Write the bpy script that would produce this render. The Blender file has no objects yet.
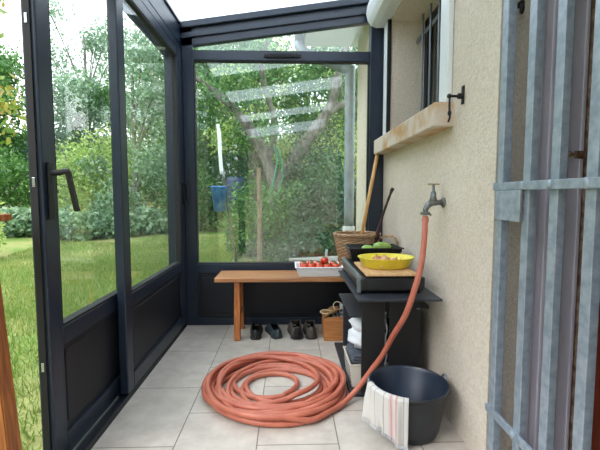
import bpy, bmesh, math, random
import numpy as np
from mathutils import Vector, Matrix, noise as mnoise
random.seed(7); np.random.seed(7)
PI = math.pi
scn = bpy.context.scene
COL = scn.collection

# ------------------------------------------------------------------ materials
def lin(c):
    c = c / 255.0
    return c / 12.92 if c <= 0.04045 else ((c + 0.055) / 1.055) ** 2.4
def rgb(r, g, b): return (lin(r), lin(g), lin(b), 1)

def mat(name, color, rough=0.6, metal=0.0, color2=None, scale=8, detail=4, bump=0.0, bscale=60,
        bdist=0.003, stretch=None, spec=0.5, lo=0.35, hi=0.65, coat=0.0):
    m = bpy.data.materials.new(name); m.use_nodes = True
    nt = m.node_tree; N = nt.nodes; L = nt.links
    b = N['Principled BSDF']
    b.inputs['Roughness'].default_value = rough
    b.inputs['Metallic'].default_value = metal
    b.inputs['Specular IOR Level'].default_value = spec
    b.inputs['Coat Weight'].default_value = coat
    b.inputs['Base Color'].default_value = color
    tc = N.new('ShaderNodeTexCoord'); mp = N.new('ShaderNodeMapping')
    L.new(tc.outputs['Object'], mp.inputs['Vector'])
    if stretch: mp.inputs['Scale'].default_value = stretch
    if color2:
        n = N.new('ShaderNodeTexNoise'); n.inputs['Scale'].default_value = scale; n.inputs['Detail'].default_value = detail
        r = N.new('ShaderNodeValToRGB')
        r.color_ramp.elements[0].position = lo; r.color_ramp.elements[0].color = color
        r.color_ramp.elements[1].position = hi; r.color_ramp.elements[1].color = color2
        L.new(mp.outputs[0], n.inputs['Vector']); L.new(n.outputs['Fac'], r.inputs['Fac'])
        L.new(r.outputs['Color'], b.inputs['Base Color'])
    if bump:
        n2 = N.new('ShaderNodeTexNoise'); n2.inputs['Scale'].default_value = bscale; n2.inputs['Detail'].default_value = 5
        bp = N.new('ShaderNodeBump'); bp.inputs['Strength'].default_value = bump; bp.inputs['Distance'].default_value = bdist
        L.new(mp.outputs[0], n2.inputs['Vector']); L.new(n2.outputs['Fac'], bp.inputs['Height'])
        L.new(bp.outputs['Normal'], b.inputs['Normal'])
    return m

def glass_mat(name, tint=(0.93, 0.97, 0.96, 1), f0=0.045, gain=1.0, haze=0.0):
    m = bpy.data.materials.new(name); m.use_nodes = True
    nt = m.node_tree; N = nt.nodes; L = nt.links
    N.remove(N['Principled BSDF'])
    geo = N.new('ShaderNodeNewGeometry')
    dot = N.new('ShaderNodeVectorMath'); dot.operation = 'DOT_PRODUCT'
    L.new(geo.outputs['Normal'], dot.inputs[0]); L.new(geo.outputs['Incoming'], dot.inputs[1])
    def M(op, a, b=None):
        n = N.new('ShaderNodeMath'); n.operation = op; n.use_clamp = (op == 'ADD')
        if isinstance(a, (int, float)): n.inputs[0].default_value = a
        else: L.new(a, n.inputs[0])
        if b is not None:
            if isinstance(b, (int, float)): n.inputs[1].default_value = b
            else: L.new(b, n.inputs[1])
        return n.outputs[0]
    a = M('ABSOLUTE', dot.outputs['Value']); s = M('SUBTRACT', 1.0, a); p = M('POWER', s, 5.0)
    q = M('MULTIPLY', p, (1 - f0) * gain); f = M('ADD', q, f0)
    tr = N.new('ShaderNodeBsdfTransparent'); tr.inputs['Color'].default_value = tint
    gl = N.new('ShaderNodeBsdfGlossy'); gl.inputs['Roughness'].default_value = 0.0
    mx = N.new('ShaderNodeMixShader')
    L.new(f, mx.inputs['Fac']); L.new(tr.outputs[0], mx.inputs[1]); L.new(gl.outputs[0], mx.inputs[2])
    out = mx
    if haze:
        df = N.new('ShaderNodeBsdfDiffuse'); df.inputs['Color'].default_value = (0.8, 0.82, 0.82, 1)
        nz = N.new('ShaderNodeTexNoise'); nz.inputs['Scale'].default_value = 3
        h = M('MULTIPLY', nz.outputs['Fac'], haze * 2)
        m2 = N.new('ShaderNodeMixShader'); L.new(h, m2.inputs['Fac']); L.new(mx.outputs[0], m2.inputs[1]); L.new(df.outputs[0], m2.inputs[2])
        out = m2
    L.new(out.outputs[0], N['Material Output'].inputs['Surface'])
    return m

def stucco_mat():
    m = bpy.data.materials.new('stucco'); m.use_nodes = True
    nt = m.node_tree; N = nt.nodes; L = nt.links; b = N['Principled BSDF']
    b.inputs['Roughness'].default_value = 0.9; b.inputs['Specular IOR Level'].default_value = 0.2
    tc = N.new('ShaderNodeTexCoord')
    v = N.new('ShaderNodeTexVoronoi'); v.inputs['Scale'].default_value = 110
    n = N.new('ShaderNodeTexNoise'); n.inputs['Scale'].default_value = 70; n.inputs['Detail'].default_value = 6
    nl = N.new('ShaderNodeTexNoise'); nl.inputs['Scale'].default_value = 1.7; nl.inputs['Detail'].default_value = 3
    for x in (v, n, nl): L.new(tc.outputs['Object'], x.inputs['Vector'])
    r = N.new('ShaderNodeValToRGB')
    e = r.color_ramp.elements
    e[0].position = 0.32; e[0].color = rgb(184, 168, 150)
    e[1].position = 0.62; e[1].color = rgb(228, 216, 202)
    L.new(n.outputs['Fac'], r.inputs['Fac'])
    r2 = N.new('ShaderNodeValToRGB'); r2.color_ramp.elements[0].position = .35; r2.color_ramp.elements[0].color = rgb(210, 198, 184)
    r2.color_ramp.elements[1].position = .65; r2.color_ramp.elements[1].color = rgb(219, 208, 195)
    L.new(nl.outputs['Fac'], r2.inputs['Fac'])
    mx = N.new('ShaderNodeMixRGB'); mx.inputs['Fac'].default_value = 0.35
    L.new(r2.outputs[0], mx.inputs[1]); L.new(r.outputs[0], mx.inputs[2]); L.new(mx.outputs[0], b.inputs['Base Color'])
    bp = N.new('ShaderNodeBump'); bp.inputs['Strength'].default_value = 0.6; bp.inputs['Distance'].default_value = 0.004
    L.new(v.outputs['Distance'], bp.inputs['Height']); L.new(bp.outputs[0], b.inputs['Normal'])
    return m

def tile_mat():
    m = bpy.data.materials.new('floor_tiles'); m.use_nodes = True
    nt = m.node_tree; N = nt.nodes; L = nt.links; b = N['Principled BSDF']
    b.inputs['Roughness'].default_value = 0.45
    tc = N.new('ShaderNodeTexCoord'); sp = N.new('ShaderNodeSeparateXYZ'); cb = N.new('ShaderNodeCombineXYZ')
    L.new(tc.outputs['Object'], sp.inputs[0])
    ax = N.new('ShaderNodeMath'); ax.operation = 'ADD'; ax.inputs[1].default_value = 0.868 + 0.362 * 8
    ay = N.new('ShaderNodeMath'); ay.operation = 'ADD'; ay.inputs[1].default_value = 0.54 * 10 - 3.04 + 0.54*6
    L.new(sp.outputs['X'], ax.inputs[0]); L.new(sp.outputs['Y'], ay.inputs[0])
    L.new(ay.outputs[0], cb.inputs['X']); L.new(ax.outputs[0], cb.inputs['Y'])
    br = N.new('ShaderNodeTexBrick')
    br.offset = 0.5; br.offset_frequency = 2; br.squash = 1
    br.inputs['Scale'].default_value = 1; br.inputs['Brick Width'].default_value = 0.54
    br.inputs['Row Height'].default_value = 0.362; br.inputs['Mortar Size'].default_value = 0.0032
    br.inputs['Mortar Smooth'].default_value = 0.3; br.inputs['Bias'].default_value = 0
    br.inputs['Color1'].default_value = rgb(198, 190, 181); br.inputs['Color2'].default_value = rgb(192, 184, 175)
    br.inputs['Mortar'].default_value = rgb(126, 118, 110)
    L.new(cb.outputs[0], br.inputs['Vector'])
    n = N.new('ShaderNodeTexNoise'); n.inputs['Scale'].default_value = 9; n.inputs['Detail'].default_value = 8; n.inputs['Roughness'].default_value = .65
    L.new(tc.outputs['Object'], n.inputs['Vector'])
    r = N.new('ShaderNodeValToRGB'); r.color_ramp.elements[0].position = .3; r.color_ramp.elements[0].color = (.78, .76, .75, 1)
    r.color_ramp.elements[1].position = .7; r.color_ramp.elements[1].color = (1.08, 1.08, 1.08, 1)
    L.new(n.outputs['Fac'], r.inputs['Fac'])
    mx = N.new('ShaderNodeMixRGB'); mx.blend_type = 'MULTIPLY'; mx.inputs['Fac'].default_value = 1
    L.new(br.outputs['Color'], mx.inputs[1]); L.new(r.outputs[0], mx.inputs[2]); L.new(mx.outputs[0], b.inputs['Base Color'])
    bp = N.new('ShaderNodeBump'); bp.inputs['Strength'].default_value = 0.5; bp.inputs['Distance'].default_value = -0.002
    L.new(br.outputs['Fac'], bp.inputs['Height']); L.new(bp.outputs[0], b.inputs['Normal'])
    return m

def leaf_mat(name, cols, trans=0.35):
    m = bpy.data.materials.new(name); m.use_nodes = True
    nt = m.node_tree; N = nt.nodes; L = nt.links; N.remove(N['Principled BSDF'])
    g = N.new('ShaderNodeNewGeometry'); r = N.new('ShaderNodeValToRGB')
    els = r.color_ramp.elements
    els[0].color = cols[0]; els[0].position = 0
    els[1].color = cols[-1]; els[1].position = 1
    for i, c in enumerate(cols[1:-1]):
        e = els.new((i + 1) / (len(cols) - 1)); e.color = c
    L.new(g.outputs['Random Per Island'], r.inputs['Fac'])
    d = N.new('ShaderNodeBsdfDiffuse'); t = N.new('ShaderNodeBsdfTranslucent'); gl = N.new('ShaderNodeBsdfGlossy')
    gl.inputs['Roughness'].default_value = .4
    L.new(r.outputs[0], d.inputs[0]); L.new(r.outputs[0], t.inputs[0])
    mx = N.new('ShaderNodeMixShader'); mx.inputs[0].default_value = trans
    L.new(d.outputs[0], mx.inputs[1]); L.new(t.outputs[0], mx.inputs[2])
    m2 = N.new('ShaderNodeMixShader'); m2.inputs[0].default_value = .05
    L.new(mx.outputs[0], m2.inputs[1]); L.new(gl.outputs[0], m2.inputs[2])
    L.new(m2.outputs[0], N['Material Output'].inputs['Surface'])
    return m

def wicker_mat():
    m = mat('wicker', rgb(176, 134, 98), .75, color2=rgb(224, 190, 150), scale=30, stretch=(1, 1, 6))
    nt = m.node_tree; N = nt.nodes; L = nt.links
    w = N.new('ShaderNodeTexWave'); w.bands_direction = 'Z'; w.inputs['Scale'].default_value = 28; w.inputs['Distortion'].default_value = 2
    tc = N.new('ShaderNodeTexCoord'); L.new(tc.outputs['Object'], w.inputs['Vector'])
    bp = N.new('ShaderNodeBump'); bp.inputs['Distance'].default_value = .01; bp.inputs['Strength'].default_value = 1
    L.new(w.outputs['Fac'], bp.inputs['Height']); L.new(bp.outputs[0], N['Principled BSDF'].inputs['Normal'])
    return m

def towel_mat():
    m = bpy.data.materials.new('towel_cloth'); m.use_nodes = True
    nt = m.node_tree; N = nt.nodes; L = nt.links; b = N['Principled BSDF']; b.inputs['Roughness'].default_value = .95
    uv = N.new('ShaderNodeUVMap'); sp = N.new('ShaderNodeSeparateXYZ'); L.new(uv.outputs[0], sp.inputs[0])
    r = N.new('ShaderNodeValToRGB'); r.color_ramp.interpolation = 'CONSTANT'
    W = rgb(232, 228, 224); G = rgb(190, 186, 184); R = rgb(222, 176, 176); P = rgb(230, 214, 214)
    stops = [(0, W), (.16, G), (.18, W), (.30, G), (.32, W), (.52, G), (.54, W), (.62, P), (.66, R), (.69, P), (.72, W), (.76, R), (.80, W), (.9, G), (.92, W)]
    e = r.color_ramp.elements; e[0].color = W; e[0].position = 0; e[1].color = stops[1][1]; e[1].position = stops[1][0]
    for p, c in stops[2:]:
        x = e.new(p); x.color = c
    L.new(sp.outputs['X'], r.inputs['Fac']); L.new(r.outputs[0], b.inputs['Base Color'])
    n = N.new('ShaderNodeTexNoise'); n.inputs['Scale'].default_value = 150
    bp = N.new('ShaderNodeBump'); bp.inputs['Distance'].default_value = .004; L.new(n.outputs['Fac'], bp.inputs['Height']); L.new(bp.outputs[0], b.inputs['Normal'])
    return m

def roof_mat():
    m = bpy.data.materials.new('polycarbonate'); m.use_nodes = True
    nt = m.node_tree; N = nt.nodes; L = nt.links; N.remove(N['Principled BSDF'])
    t = N.new('ShaderNodeBsdfTranslucent'); t.inputs[0].default_value = (.86, .9, .94, 1)
    tr = N.new('ShaderNodeBsdfTransparent'); tr.inputs[0].default_value = (.8, .84, .87, 1)
    n = N.new('ShaderNodeTexNoise'); n.inputs['Scale'].default_value = 2.5; n.inputs['Detail'].default_value = 6
    r = N.new('ShaderNodeMapRange'); r.inputs['To Min'].default_value = .3; r.inputs['To Max'].default_value = .6
    L.new(n.outputs['Fac'], r.inputs[0])
    mx = N.new('ShaderNodeMixShader'); L.new(r.outputs[0], mx.inputs[0])
    L.new(t.outputs[0], mx.inputs[1]); L.new(tr.outputs[0], mx.inputs[2])
    L.new(mx.outputs[0], N['Material Output'].inputs['Surface'])
    return m

M = dict(
    alu=mat('anthracite_aluminium', rgb(26, 38, 54), .34, 0, rgb(29, 41, 57), 30, bump=.08, bscale=900, bdist=.0005),
    alu_panel=mat('anthracite_panel', rgb(9, 16, 27), .5, 0, rgb(12, 19, 30), 20),
    gasket=mat('black_rubber_gasket', rgb(16, 17, 20), .7),
    black_plastic=mat('black_plastic', rgb(18, 19, 22), .4),
    zinc=mat('bright_zinc', rgb(190, 195, 200), .3, .9),
    track=mat('aluminium_track', rgb(170, 175, 180), .35, .8),
    stucco=stucco_mat(), tile=tile_mat(),
    glass=glass_mat('window_glass', f0=.085, gain=.75, haze=.01), darkglass=glass_mat('house_window_glass', (.75, .8, .82, 1)),
    white_plastic=mat('white_plastic', rgb(226, 230, 234), .35),
    sill=mat('sandstone_sill', rgb(190, 150, 104), .85, 0, rgb(206, 192, 178), 5, lo=.38, hi=.52, bump=.4, bscale=90),
    iron=mat('black_iron', rgb(34, 33, 36), .5, .4),
    galv=mat('galvanised_steel', rgb(140, 152, 166), .42, .3, rgb(168, 178, 190), 35, bump=.1, bscale=200),
    mauve=mat('mauve_grey_paint', rgb(186, 180, 192), .5, 0, rgb(198, 192, 204), 14, stretch=(1, 1, .3)),
    rust=mat('rusty_edge', rgb(92, 60, 44), .8, .1, rgb(140, 116, 100), 40),
    redwood=mat('red_brown_wood', rgb(116, 48, 26), .45, 0, rgb(86, 34, 20), 20, stretch=(5, 5, .5)),
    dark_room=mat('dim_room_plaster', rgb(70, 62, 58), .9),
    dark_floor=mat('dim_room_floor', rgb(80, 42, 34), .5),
    bench=mat('varnished_pine', rgb(184, 128, 80), .38, 0, rgb(150, 96, 56), 9, stretch=(.6, 9, 9), coat=.3),
    bench_leg=mat('varnished_pine_leg', rgb(190, 116, 58), .4, 0, rgb(150, 84, 40), 9, stretch=(8, 8, .7), coat=.3),
    timber=mat('orange_timber', rgb(176, 108, 54), .6, 0, rgb(128, 70, 32), 7, stretch=(8, 8, .6)),
    tray=mat('white_foam_tray', rgb(236, 238, 242), .5),
    tomato=mat('tomato_skin', rgb(196, 38, 26), .25, 0, rgb(224, 84, 44), 18, coat=.3),
    stem=mat('green_stem', rgb(70, 110, 44), .7),
    shoe_black=mat('black_leather', rgb(38, 36, 38), .45, bump=.2),
    shoe_blue=mat('dark_teal_leather', rgb(50, 62, 70), .45, bump=.2),
    shoe_grey=mat('worn_grey_brown_leather', rgb(84, 76, 70), .7, 0, rgb(66, 60, 56), 30, bump=.3),
    shoe_lining=mat('dark_shoe_lining', rgb(26, 22, 24), .9),
    sole=mat('rubber_sole', rgb(58, 54, 52), .8),
    box_wood=mat('box_pine', rgb(196, 132, 78), .6, 0, rgb(168, 104, 56), 8, stretch=(1, 1, 9)),
    kraft=mat('tan_glove_leather', rgb(150, 112, 66), .8, 0, rgb(120, 86, 50), 20),
    cream_wire=mat('pale_straw', rgb(206, 190, 160), .7),
    grey_cloth=mat('grey_patterned_cloth', rgb(44, 46, 54), .9, 0, rgb(176, 180, 188), 45, lo=.45, hi=.55),
    hose=mat('terracotta_hose', rgb(190, 110, 88), .42, 0, rgb(176, 96, 76), 12, bump=.1, bscale=150),
    brass=mat('hose_clamp_metal', rgb(150, 140, 120), .4, .7),
    tap=mat('aged_chrome', rgb(130, 132, 132), .38, .7, rgb(96, 98, 98), 60),
    tap_top=mat('brass_tap_lever', rgb(176, 152, 116), .45, .6),
    slate=mat('slate_black_shelf', rgb(48, 52, 60), .5, 0, rgb(40, 43, 50), 25),
    black_panel=mat('matt_black_panel', rgb(22, 22, 25), .55),
    blackbox=mat('black_enamel_case', rgb(30, 31, 34), .3),
    greymetal=mat('brushed_grey_metal', rgb(120, 126, 134), .35, .6),
    board=mat('light_wood_board', rgb(214, 176, 132), .6, 0, rgb(194, 150, 104), 9, stretch=(9, 1, 1)),
    yellow=mat('yellow_plastic', rgb(232, 218, 62), .35, 0, rgb(222, 206, 70), 30),
    onion=mat('onion_skin', rgb(186, 118, 96), .4, 0, rgb(214, 168, 128), 12, stretch=(3, 3, .6)),
    shallot=mat('garlic_skin', rgb(226, 206, 168), .5, 0, rgb(206, 174, 132), 20),
    marrow=mat('green_marrow', rgb(126, 162, 72), .4, 0, rgb(166, 192, 106), 14),
    wicker=wicker_mat(),
    broom=mat('broomstick_wood', rgb(210, 164, 102), .5, 0, rgb(192, 140, 80), 10, stretch=(8, 8, 1)),
    grip=mat('grey_grip', rgb(70, 72, 76), .6),
    darkstick=mat('dark_bark_stick', rgb(74, 48, 40), .8, 0, rgb(52, 36, 32), 30, bump=.5),
    rubber=mat('black_builder_rubber', rgb(34, 36, 40), .5, 0, rgb(40, 43, 48), 12),
    bucket_in=mat('blue_sheen_rubber', rgb(30, 38, 54), .28, 0, rgb(40, 52, 72), 8),  # bluish highlight of the bucket's inside put into the base colour
    towel=towel_mat(),
    whitecloth=mat('white_cotton', rgb(220, 226, 234), .9, bump=.3, bscale=40, bdist=.01),
    cream=mat('cream_plastic', rgb(214, 208, 196), .5),
    foldgrey=mat('grey_fabric', rgb(92, 98, 112), .9, 0, rgb(60, 64, 74), 40, stretch=(1, 1, 6)),
    roof=roof_mat(),
    pipe=mat('grey_zinc_pipe', rgb(132, 142, 150), .5, .3, rgb(150, 160, 168), 9),
    pipe_low=mat('pale_grey_plastic_pipe', rgb(188, 190, 188), .5),
    soffit=mat('white_soffit', rgb(222, 222, 220), .6),
    bark=mat('grey_bark', rgb(128, 126, 116), .95, 0, rgb(78, 76, 68), 14, stretch=(1, 1, .4), bump=.8, bscale=25, bdist=.02),
    stake=mat('weathered_stake', rgb(140, 124, 104), .85, 0, rgb(108, 92, 76), 14),
    pole=mat('dark_garden_pole', rgb(76, 70, 66), .8),
    bluepot=mat('blue_plastic', rgb(38, 98, 178), .4, 0, rgb(70, 130, 200), 12),
    navydrum=mat('navy_plastic_drum', rgb(30, 50, 84), .45),
    greenhose=mat('green_garden_hose', rgb(50, 140, 110), .5),
    core=mat('shadowy_inner_twigs', rgb(46, 62, 34), .95),
    lawn=mat('lawn_grass', rgb(100, 130, 56), .95, 0, rgb(158, 152, 100), 1.3, detail=9, bump=.6, bscale=30, bdist=.03),
)
M['leaf_mid'] = leaf_mat('mid_green_leaves', [rgb(46, 92, 38), rgb(72, 124, 54), rgb(112, 156, 80), rgb(60, 108, 56)])
M['leaf_dark'] = leaf_mat('dark_green_leaves', [rgb(28, 66, 38), rgb(44, 92, 54), rgb(76, 122, 80), rgb(36, 78, 48)])
M['leaf_light'] = leaf_mat('light_green_leaves', [rgb(140, 174, 78), rgb(184, 208, 114), rgb(208, 222, 146), rgb(122, 162, 72)])
M['leaf_yellow'] = leaf_mat('yellowing_leaves', [rgb(92, 132, 52), rgb(140, 168, 78), rgb(178, 178, 84), rgb(168, 140, 72), rgb(110, 150, 62), rgb(126, 162, 76)])
M['leaf_grey'] = leaf_mat('grey_green_leaves', [rgb(88, 124, 90), rgb(130, 164, 130), rgb(172, 198, 164), rgb(104, 138, 96)])
M['blade'] = leaf_mat('grass_blades', [rgb(96, 138, 50), rgb(134, 166, 74), rgb(184, 178, 118), rgb(120, 152, 66), rgb(80, 122, 44)])

# ------------------------------------------------------------------ helpers
def link(o, parent=None):
    COL.objects.link(o)
    if parent: o.parent = parent
    return o
def tag(o, label=None, cat=None, group=None, kind=None):
    if label: o['label'] = label
    if cat: o['category'] = cat
    if group: o['group'] = group
    if kind: o['kind'] = kind
    return o
def thing(name, loc, label, cat, group=None, rz=0):
    o = bpy.data.objects.new(name, None); o.empty_display_size = .05
    o.location = loc; o.rotation_euler = (0, 0, rz)
    link(o); return tag(o, label, cat, group)
def obj(name, bm, m, parent=None, smooth=False, kind=None, autosmooth=None):
    """bm is in world coordinates; if a parent sits elsewhere the mesh is moved into its frame"""
    me = bpy.data.meshes.new(name)
    bmesh.ops.recalc_face_normals(bm, faces=bm.faces)
    if parent is not None:
        w = root_matrix(parent)
        bmesh.ops.transform(bm, matrix=w.inverted(), verts=bm.verts)
    bm.to_mesh(me); bm.free()
    for mm in (m if isinstance(m, (list, tuple)) else [m]): me.materials.append(mm)
    if smooth:
        for p in me.polygons: p.use_smooth = True
    o = bpy.data.objects.new(name, me); link(o, parent)
    if kind: o['kind'] = kind
    return o
def root_matrix(o):
    mtx = Matrix.Translation(o.location) @ o.rotation_euler.to_matrix().to_4x4()
    return (root_matrix(o.parent) @ mtx) if o.parent else mtx
def base_at(o, loc):
    """move a single-mesh thing's origin to its base"""
    o.data.transform(Matrix.Translation(-Vector(loc))); o.location = loc
    return o
def struct(name, bm, m, parent=None, smooth=False):
    o = obj(name, bm, m, parent, smooth)
    if parent is None: o['kind'] = 'structure'
    return o
def box(bm, x0, x1, y0, y1, z0, z1, bev=0, mi=0):
    vs = [bm.verts.new(p) for p in ((x0,y0,z0),(x1,y0,z0),(x1,y1,z0),(x0,y1,z0),(x0,y0,z1),(x1,y0,z1),(x1,y1,z1),(x0,y1,z1))]
    fs = [bm.faces.new([vs[i] for i in f]) for f in ((0,3,2,1),(4,5,6,7),(0,1,5,4),(1,2,6,5),(2,3,7,6),(3,0,4,7))]
    for f in fs: f.material_index = mi
    if bev:
        es = list({e for f in fs for e in f.edges})
        bmesh.ops.bevel(bm, geom=es, offset=bev, segments=2, affect='EDGES', profile=.5)
    return vs
def B(*a, **k):
    bm = bmesh.new(); box(bm, *a, **k); return bm
def hexa(bm, lo, hi, bev=0):
    """lo, hi: 4 points each (loops)"""
    vs = [bm.verts.new(p) for p in list(lo) + list(hi)]
    fs = [bm.faces.new([vs[i] for i in f]) for f in ((3,2,1,0),(4,5,6,7),(0,1,5,4),(1,2,6,5),(2,3,7,6),(3,0,4,7))]
    if bev:
        bmesh.ops.bevel(bm, geom=list({e for f in fs for e in f.edges}), offset=bev, segments=2, affect='EDGES')
def prism(bm, pts, axis, a, b, bev=0):
    """pts: 2D outline; extruded along axis from a to b"""
    def P(p, t):
        return {'x': (t, p[0], p[1]), 'y': (p[0], t, p[1]), 'z': (p[0], p[1], t)}[axis]
    A = [bm.verts.new(P(p, a)) for p in pts]; C = [bm.verts.new(P(p, b)) for p in pts]
    n = len(pts); fs = [bm.faces.new(A), bm.faces.new(C[::-1])]
    for i in range(n): fs.append(bm.faces.new((A[i], C[i], C[(i+1) % n], A[(i+1) % n])))
    if bev:
        bmesh.ops.bevel(bm, geom=list({e for f in fs for e in f.edges}), offset=bev, segments=2, affect='EDGES')
def smooth_path(pts, n=8):
    P = [Vector(p) for p in pts]; out = []
    for i in range(len(P) - 1):
        p0 = P[max(i-1, 0)]; p1 = P[i]; p2 = P[i+1]; p3 = P[min(i+2, len(P)-1)]
        for k in range(n):
            t = k / n
            out.append(.5 * ((2*p1) + (p2-p0)*t + (2*p0-5*p1+4*p2-p3)*t*t + (3*p1-p0-3*p2+p3)*t**3))
    out.append(P[-1]); return out
def tube(bm, pts, r, seg=10, closed=False, caps=True):
    pts = [Vector(p) for p in pts]; n = len(pts); rings = []
    R = r if isinstance(r, (list, tuple)) else [r] * n
    up = None
    for i, p in enumerate(pts):
        a = pts[(i-1) % n] if (closed or i > 0) else p
        b = pts[(i+1) % n] if (closed or i < n-1) else p
        t = (b - a).normalized()
        if up is None:
            up = Vector((0, 0, 1)) if abs(t.z) < .9 else Vector((1, 0, 0))
        u = (up - t * up.dot(t)).normalized(); up = u; v = t.cross(u)
        rings.append([bm.verts.new(p + (u*math.cos(q) + v*math.sin(q)) * R[i]) for q in [2*PI*k/seg for k in range(seg)]])
    m = n if closed else n-1
    for i in range(m):
        A = rings[i]; C = rings[(i+1) % n]
        for k in range(seg):
            bm.faces.new((A[k], A[(k+1) % seg], C[(k+1) % seg], C[k]))
    if caps and not closed:
        bm.faces.new(rings[0][::-1]); bm.faces.new(rings[-1])
def T(pts, r, seg=10, **k):
    bm = bmesh.new(); tube(bm, pts, r, seg, **k); return bm
def lathe(bm, prof, c=(0,0,0), seg=32, sx=1, sy=1, close_bottom=False, close_top=False):
    rings = []
    for (r, z) in prof:
        rings.append([bm.verts.new((c[0] + sx*r*math.cos(2*PI*k/seg), c[1] + sy*r*math.sin(2*PI*k/seg), c[2]+z)) for k in range(seg)])
    for i in range(len(rings)-1):
        for k in range(seg):
            bm.faces.new((rings[i][k], rings[i][(k+1)%seg], rings[i+1][(k+1)%seg], rings[i+1][k]))
    if close_bottom: bm.faces.new(rings[0][::-1])
    if close_top: bm.faces.new(rings[-1])
def blob(bm, c, r, seg=14, jit=0, fr=3):
    vs = bmesh.ops.create_icosphere(bm, subdivisions=3 if seg > 10 else 2, radius=1)['verts']
    for v in vs:
        d = v.co.normalized(); k = 1 + (mnoise.noise(d*fr + Vector(c)*3) * jit if jit else 0)
        v.co = Vector((c[0] + d.x*r[0]*k, c[1] + d.y*r[1]*k, c[2] + d.z*r[2]*k))
def rot_bm(bm, ang, c, axis='Z'):
    bmesh.ops.rotate(bm, verts=bm.verts, cent=c, matrix=Matrix.Rotation(ang, 3, axis))
def dup(root, loc, label=None, rz=None, scale=None):
    r = root.copy(); COL.objects.link(r); r.location = loc
    if rz is not None: r.rotation_euler = (0, 0, rz)
    if scale: r.scale = (scale,)*3
    if label: r['label'] = label
    for ch in list(root.children):
        c = ch.copy(); COL.objects.link(c); c.parent = r
        for g in list(ch.children):
            d = g.copy(); COL.objects.link(d); d.parent = c
    return r

# ------------------------------------------------------------------ setting: floor, roof, walls
XW, YF, XL = .78, 3.33, -.86            # house wall, far wall, left wall (inner faces)
XR = 1.12                               # back face of the house wall
struct('floor', B(-.99, XW, -3.2, YF+.06, -.1, 0), M['tile'])

def ground_z(x, y):
    d = math.hypot(x, y); return -.13 + max(0, d - 9) * .075
bm = bmesh.new()
bmesh.ops.create_grid(bm, x_segments=90, y_segments=90, size=45)
for v in bm.verts: v.co.z = ground_z(v.co.x, v.co.y) + (.02*mnoise.noise(v.co*1.3) if math.hypot(v.co.x, v.co.y) > 1 else 0)
struct('lawn_ground', bm, M['lawn'], smooth=True)

# house wall with window opening (y 2.03-3.13, z 1.54-2.42) and door opening (y .45-1.5)
bm = bmesh.new()
WY0, WY1, WZ0, WZ1 = 2.03, 3.13, 1.5, 2.42
box(bm, XW, XR, 1.5, 4.62, -.15, WZ0)
box(bm, XW, XR, 1.5, WY0, WZ0, WZ1)
box(bm, XW, XR, WY1, 4.62, WZ0, WZ1)
box(bm, XW, XR, 1.5, 4.62, WZ1, 3.0)
box(bm, XW, XR, -3.2, 1.5, 2.2, 3.0)
box(bm, XW, XR, -3.2, .3, -.15, 2.2)
struct('wall_right', bm, M['stucco'])

bm = bmesh.new(); box(bm, -.99, XW, -3.3, -3.2, -.1, 2.75)  # unseen end wall, added to keep bright sky out of the far window's reflection
struct('wall_added_front', bm, M['stucco'])

# the dim room behind gate and window
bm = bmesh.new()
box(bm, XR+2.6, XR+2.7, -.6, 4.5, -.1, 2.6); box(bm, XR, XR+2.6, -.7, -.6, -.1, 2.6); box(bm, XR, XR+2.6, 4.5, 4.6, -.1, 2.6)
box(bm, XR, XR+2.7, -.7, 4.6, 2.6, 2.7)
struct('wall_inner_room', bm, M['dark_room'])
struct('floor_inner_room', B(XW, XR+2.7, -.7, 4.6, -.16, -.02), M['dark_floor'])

# ---- roof
def zroof(x): return 2.465 + (x - XL) * .145
def slab(bm, x0, x1, y0, y1, t0, t1):
    hexa(bm, [(x0,y0,zroof(x0)+t0),(x1,y0,zroof(x1)+t0),(x1,y1,zroof(x1)+t0),(x0,y1,zroof(x0)+t0)],
             [(x0,y0,zroof(x0)+t1),(x1,y0,zroof(x1)+t1),(x1,y1,zroof(x1)+t1),(x0,y1,zroof(x0)+t1)])
bm = bmesh.new(); slab(bm, -.97, XW-.005, -3.2, YF+.05, .012, .028)
struct('ceiling', bm, M['roof'])
bm = bmesh.new()
for y0, y1 in ((1.46, 1.92), (-.06, .60), (-1.46, -.98)):
    slab(bm, -.85, XW-.01, y0, y1, -.06, .008)
struct('trim_1', bm, M['alu'])

# ---- left wall: eave beam, sliding tracks, posts
bm = bmesh.new()
box(bm, -.99, XL, -3.2, YF, 2.29, 2.485, .006)
box(bm, -.99, XL-.012, -3.2, YF, 2.24, 2.288, .004)
box(bm, -.992, -.975, -3.2, YF, 2.2, 2.24); box(bm, XL-.012, XL, -3.2, YF, 2.235, 2.288, .002)
box(bm, XL-.03, XL+.012, -3.2, YF-.05, 2.44, 2.462, .003)
box(bm, -.99, XL+.0, YF-.045, YF+.05, -.02, 2.485, .005)     # corner post
box(bm, -.99, XL, -1.2, -1.12, -.02, 2.3, .005)
struct('wall_left', bm, M['alu'])
bm = bmesh.new()
box(bm, -.99, XL, -1.1, YF-.05, -.02, .018, .003)
box(bm, XL-.012, XL, -1.1, YF-.05, .018, .03, .002)
struct('baseboard_left', bm, M['alu_panel'])
bm = bmesh.new()
box(bm, -.917, -.911, -1.1, 2.09, .018, .028); box(bm, -.985, -.98, -1.1, 3.3, .018, .026)
struct('trim_2', bm, M['track'])

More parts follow.
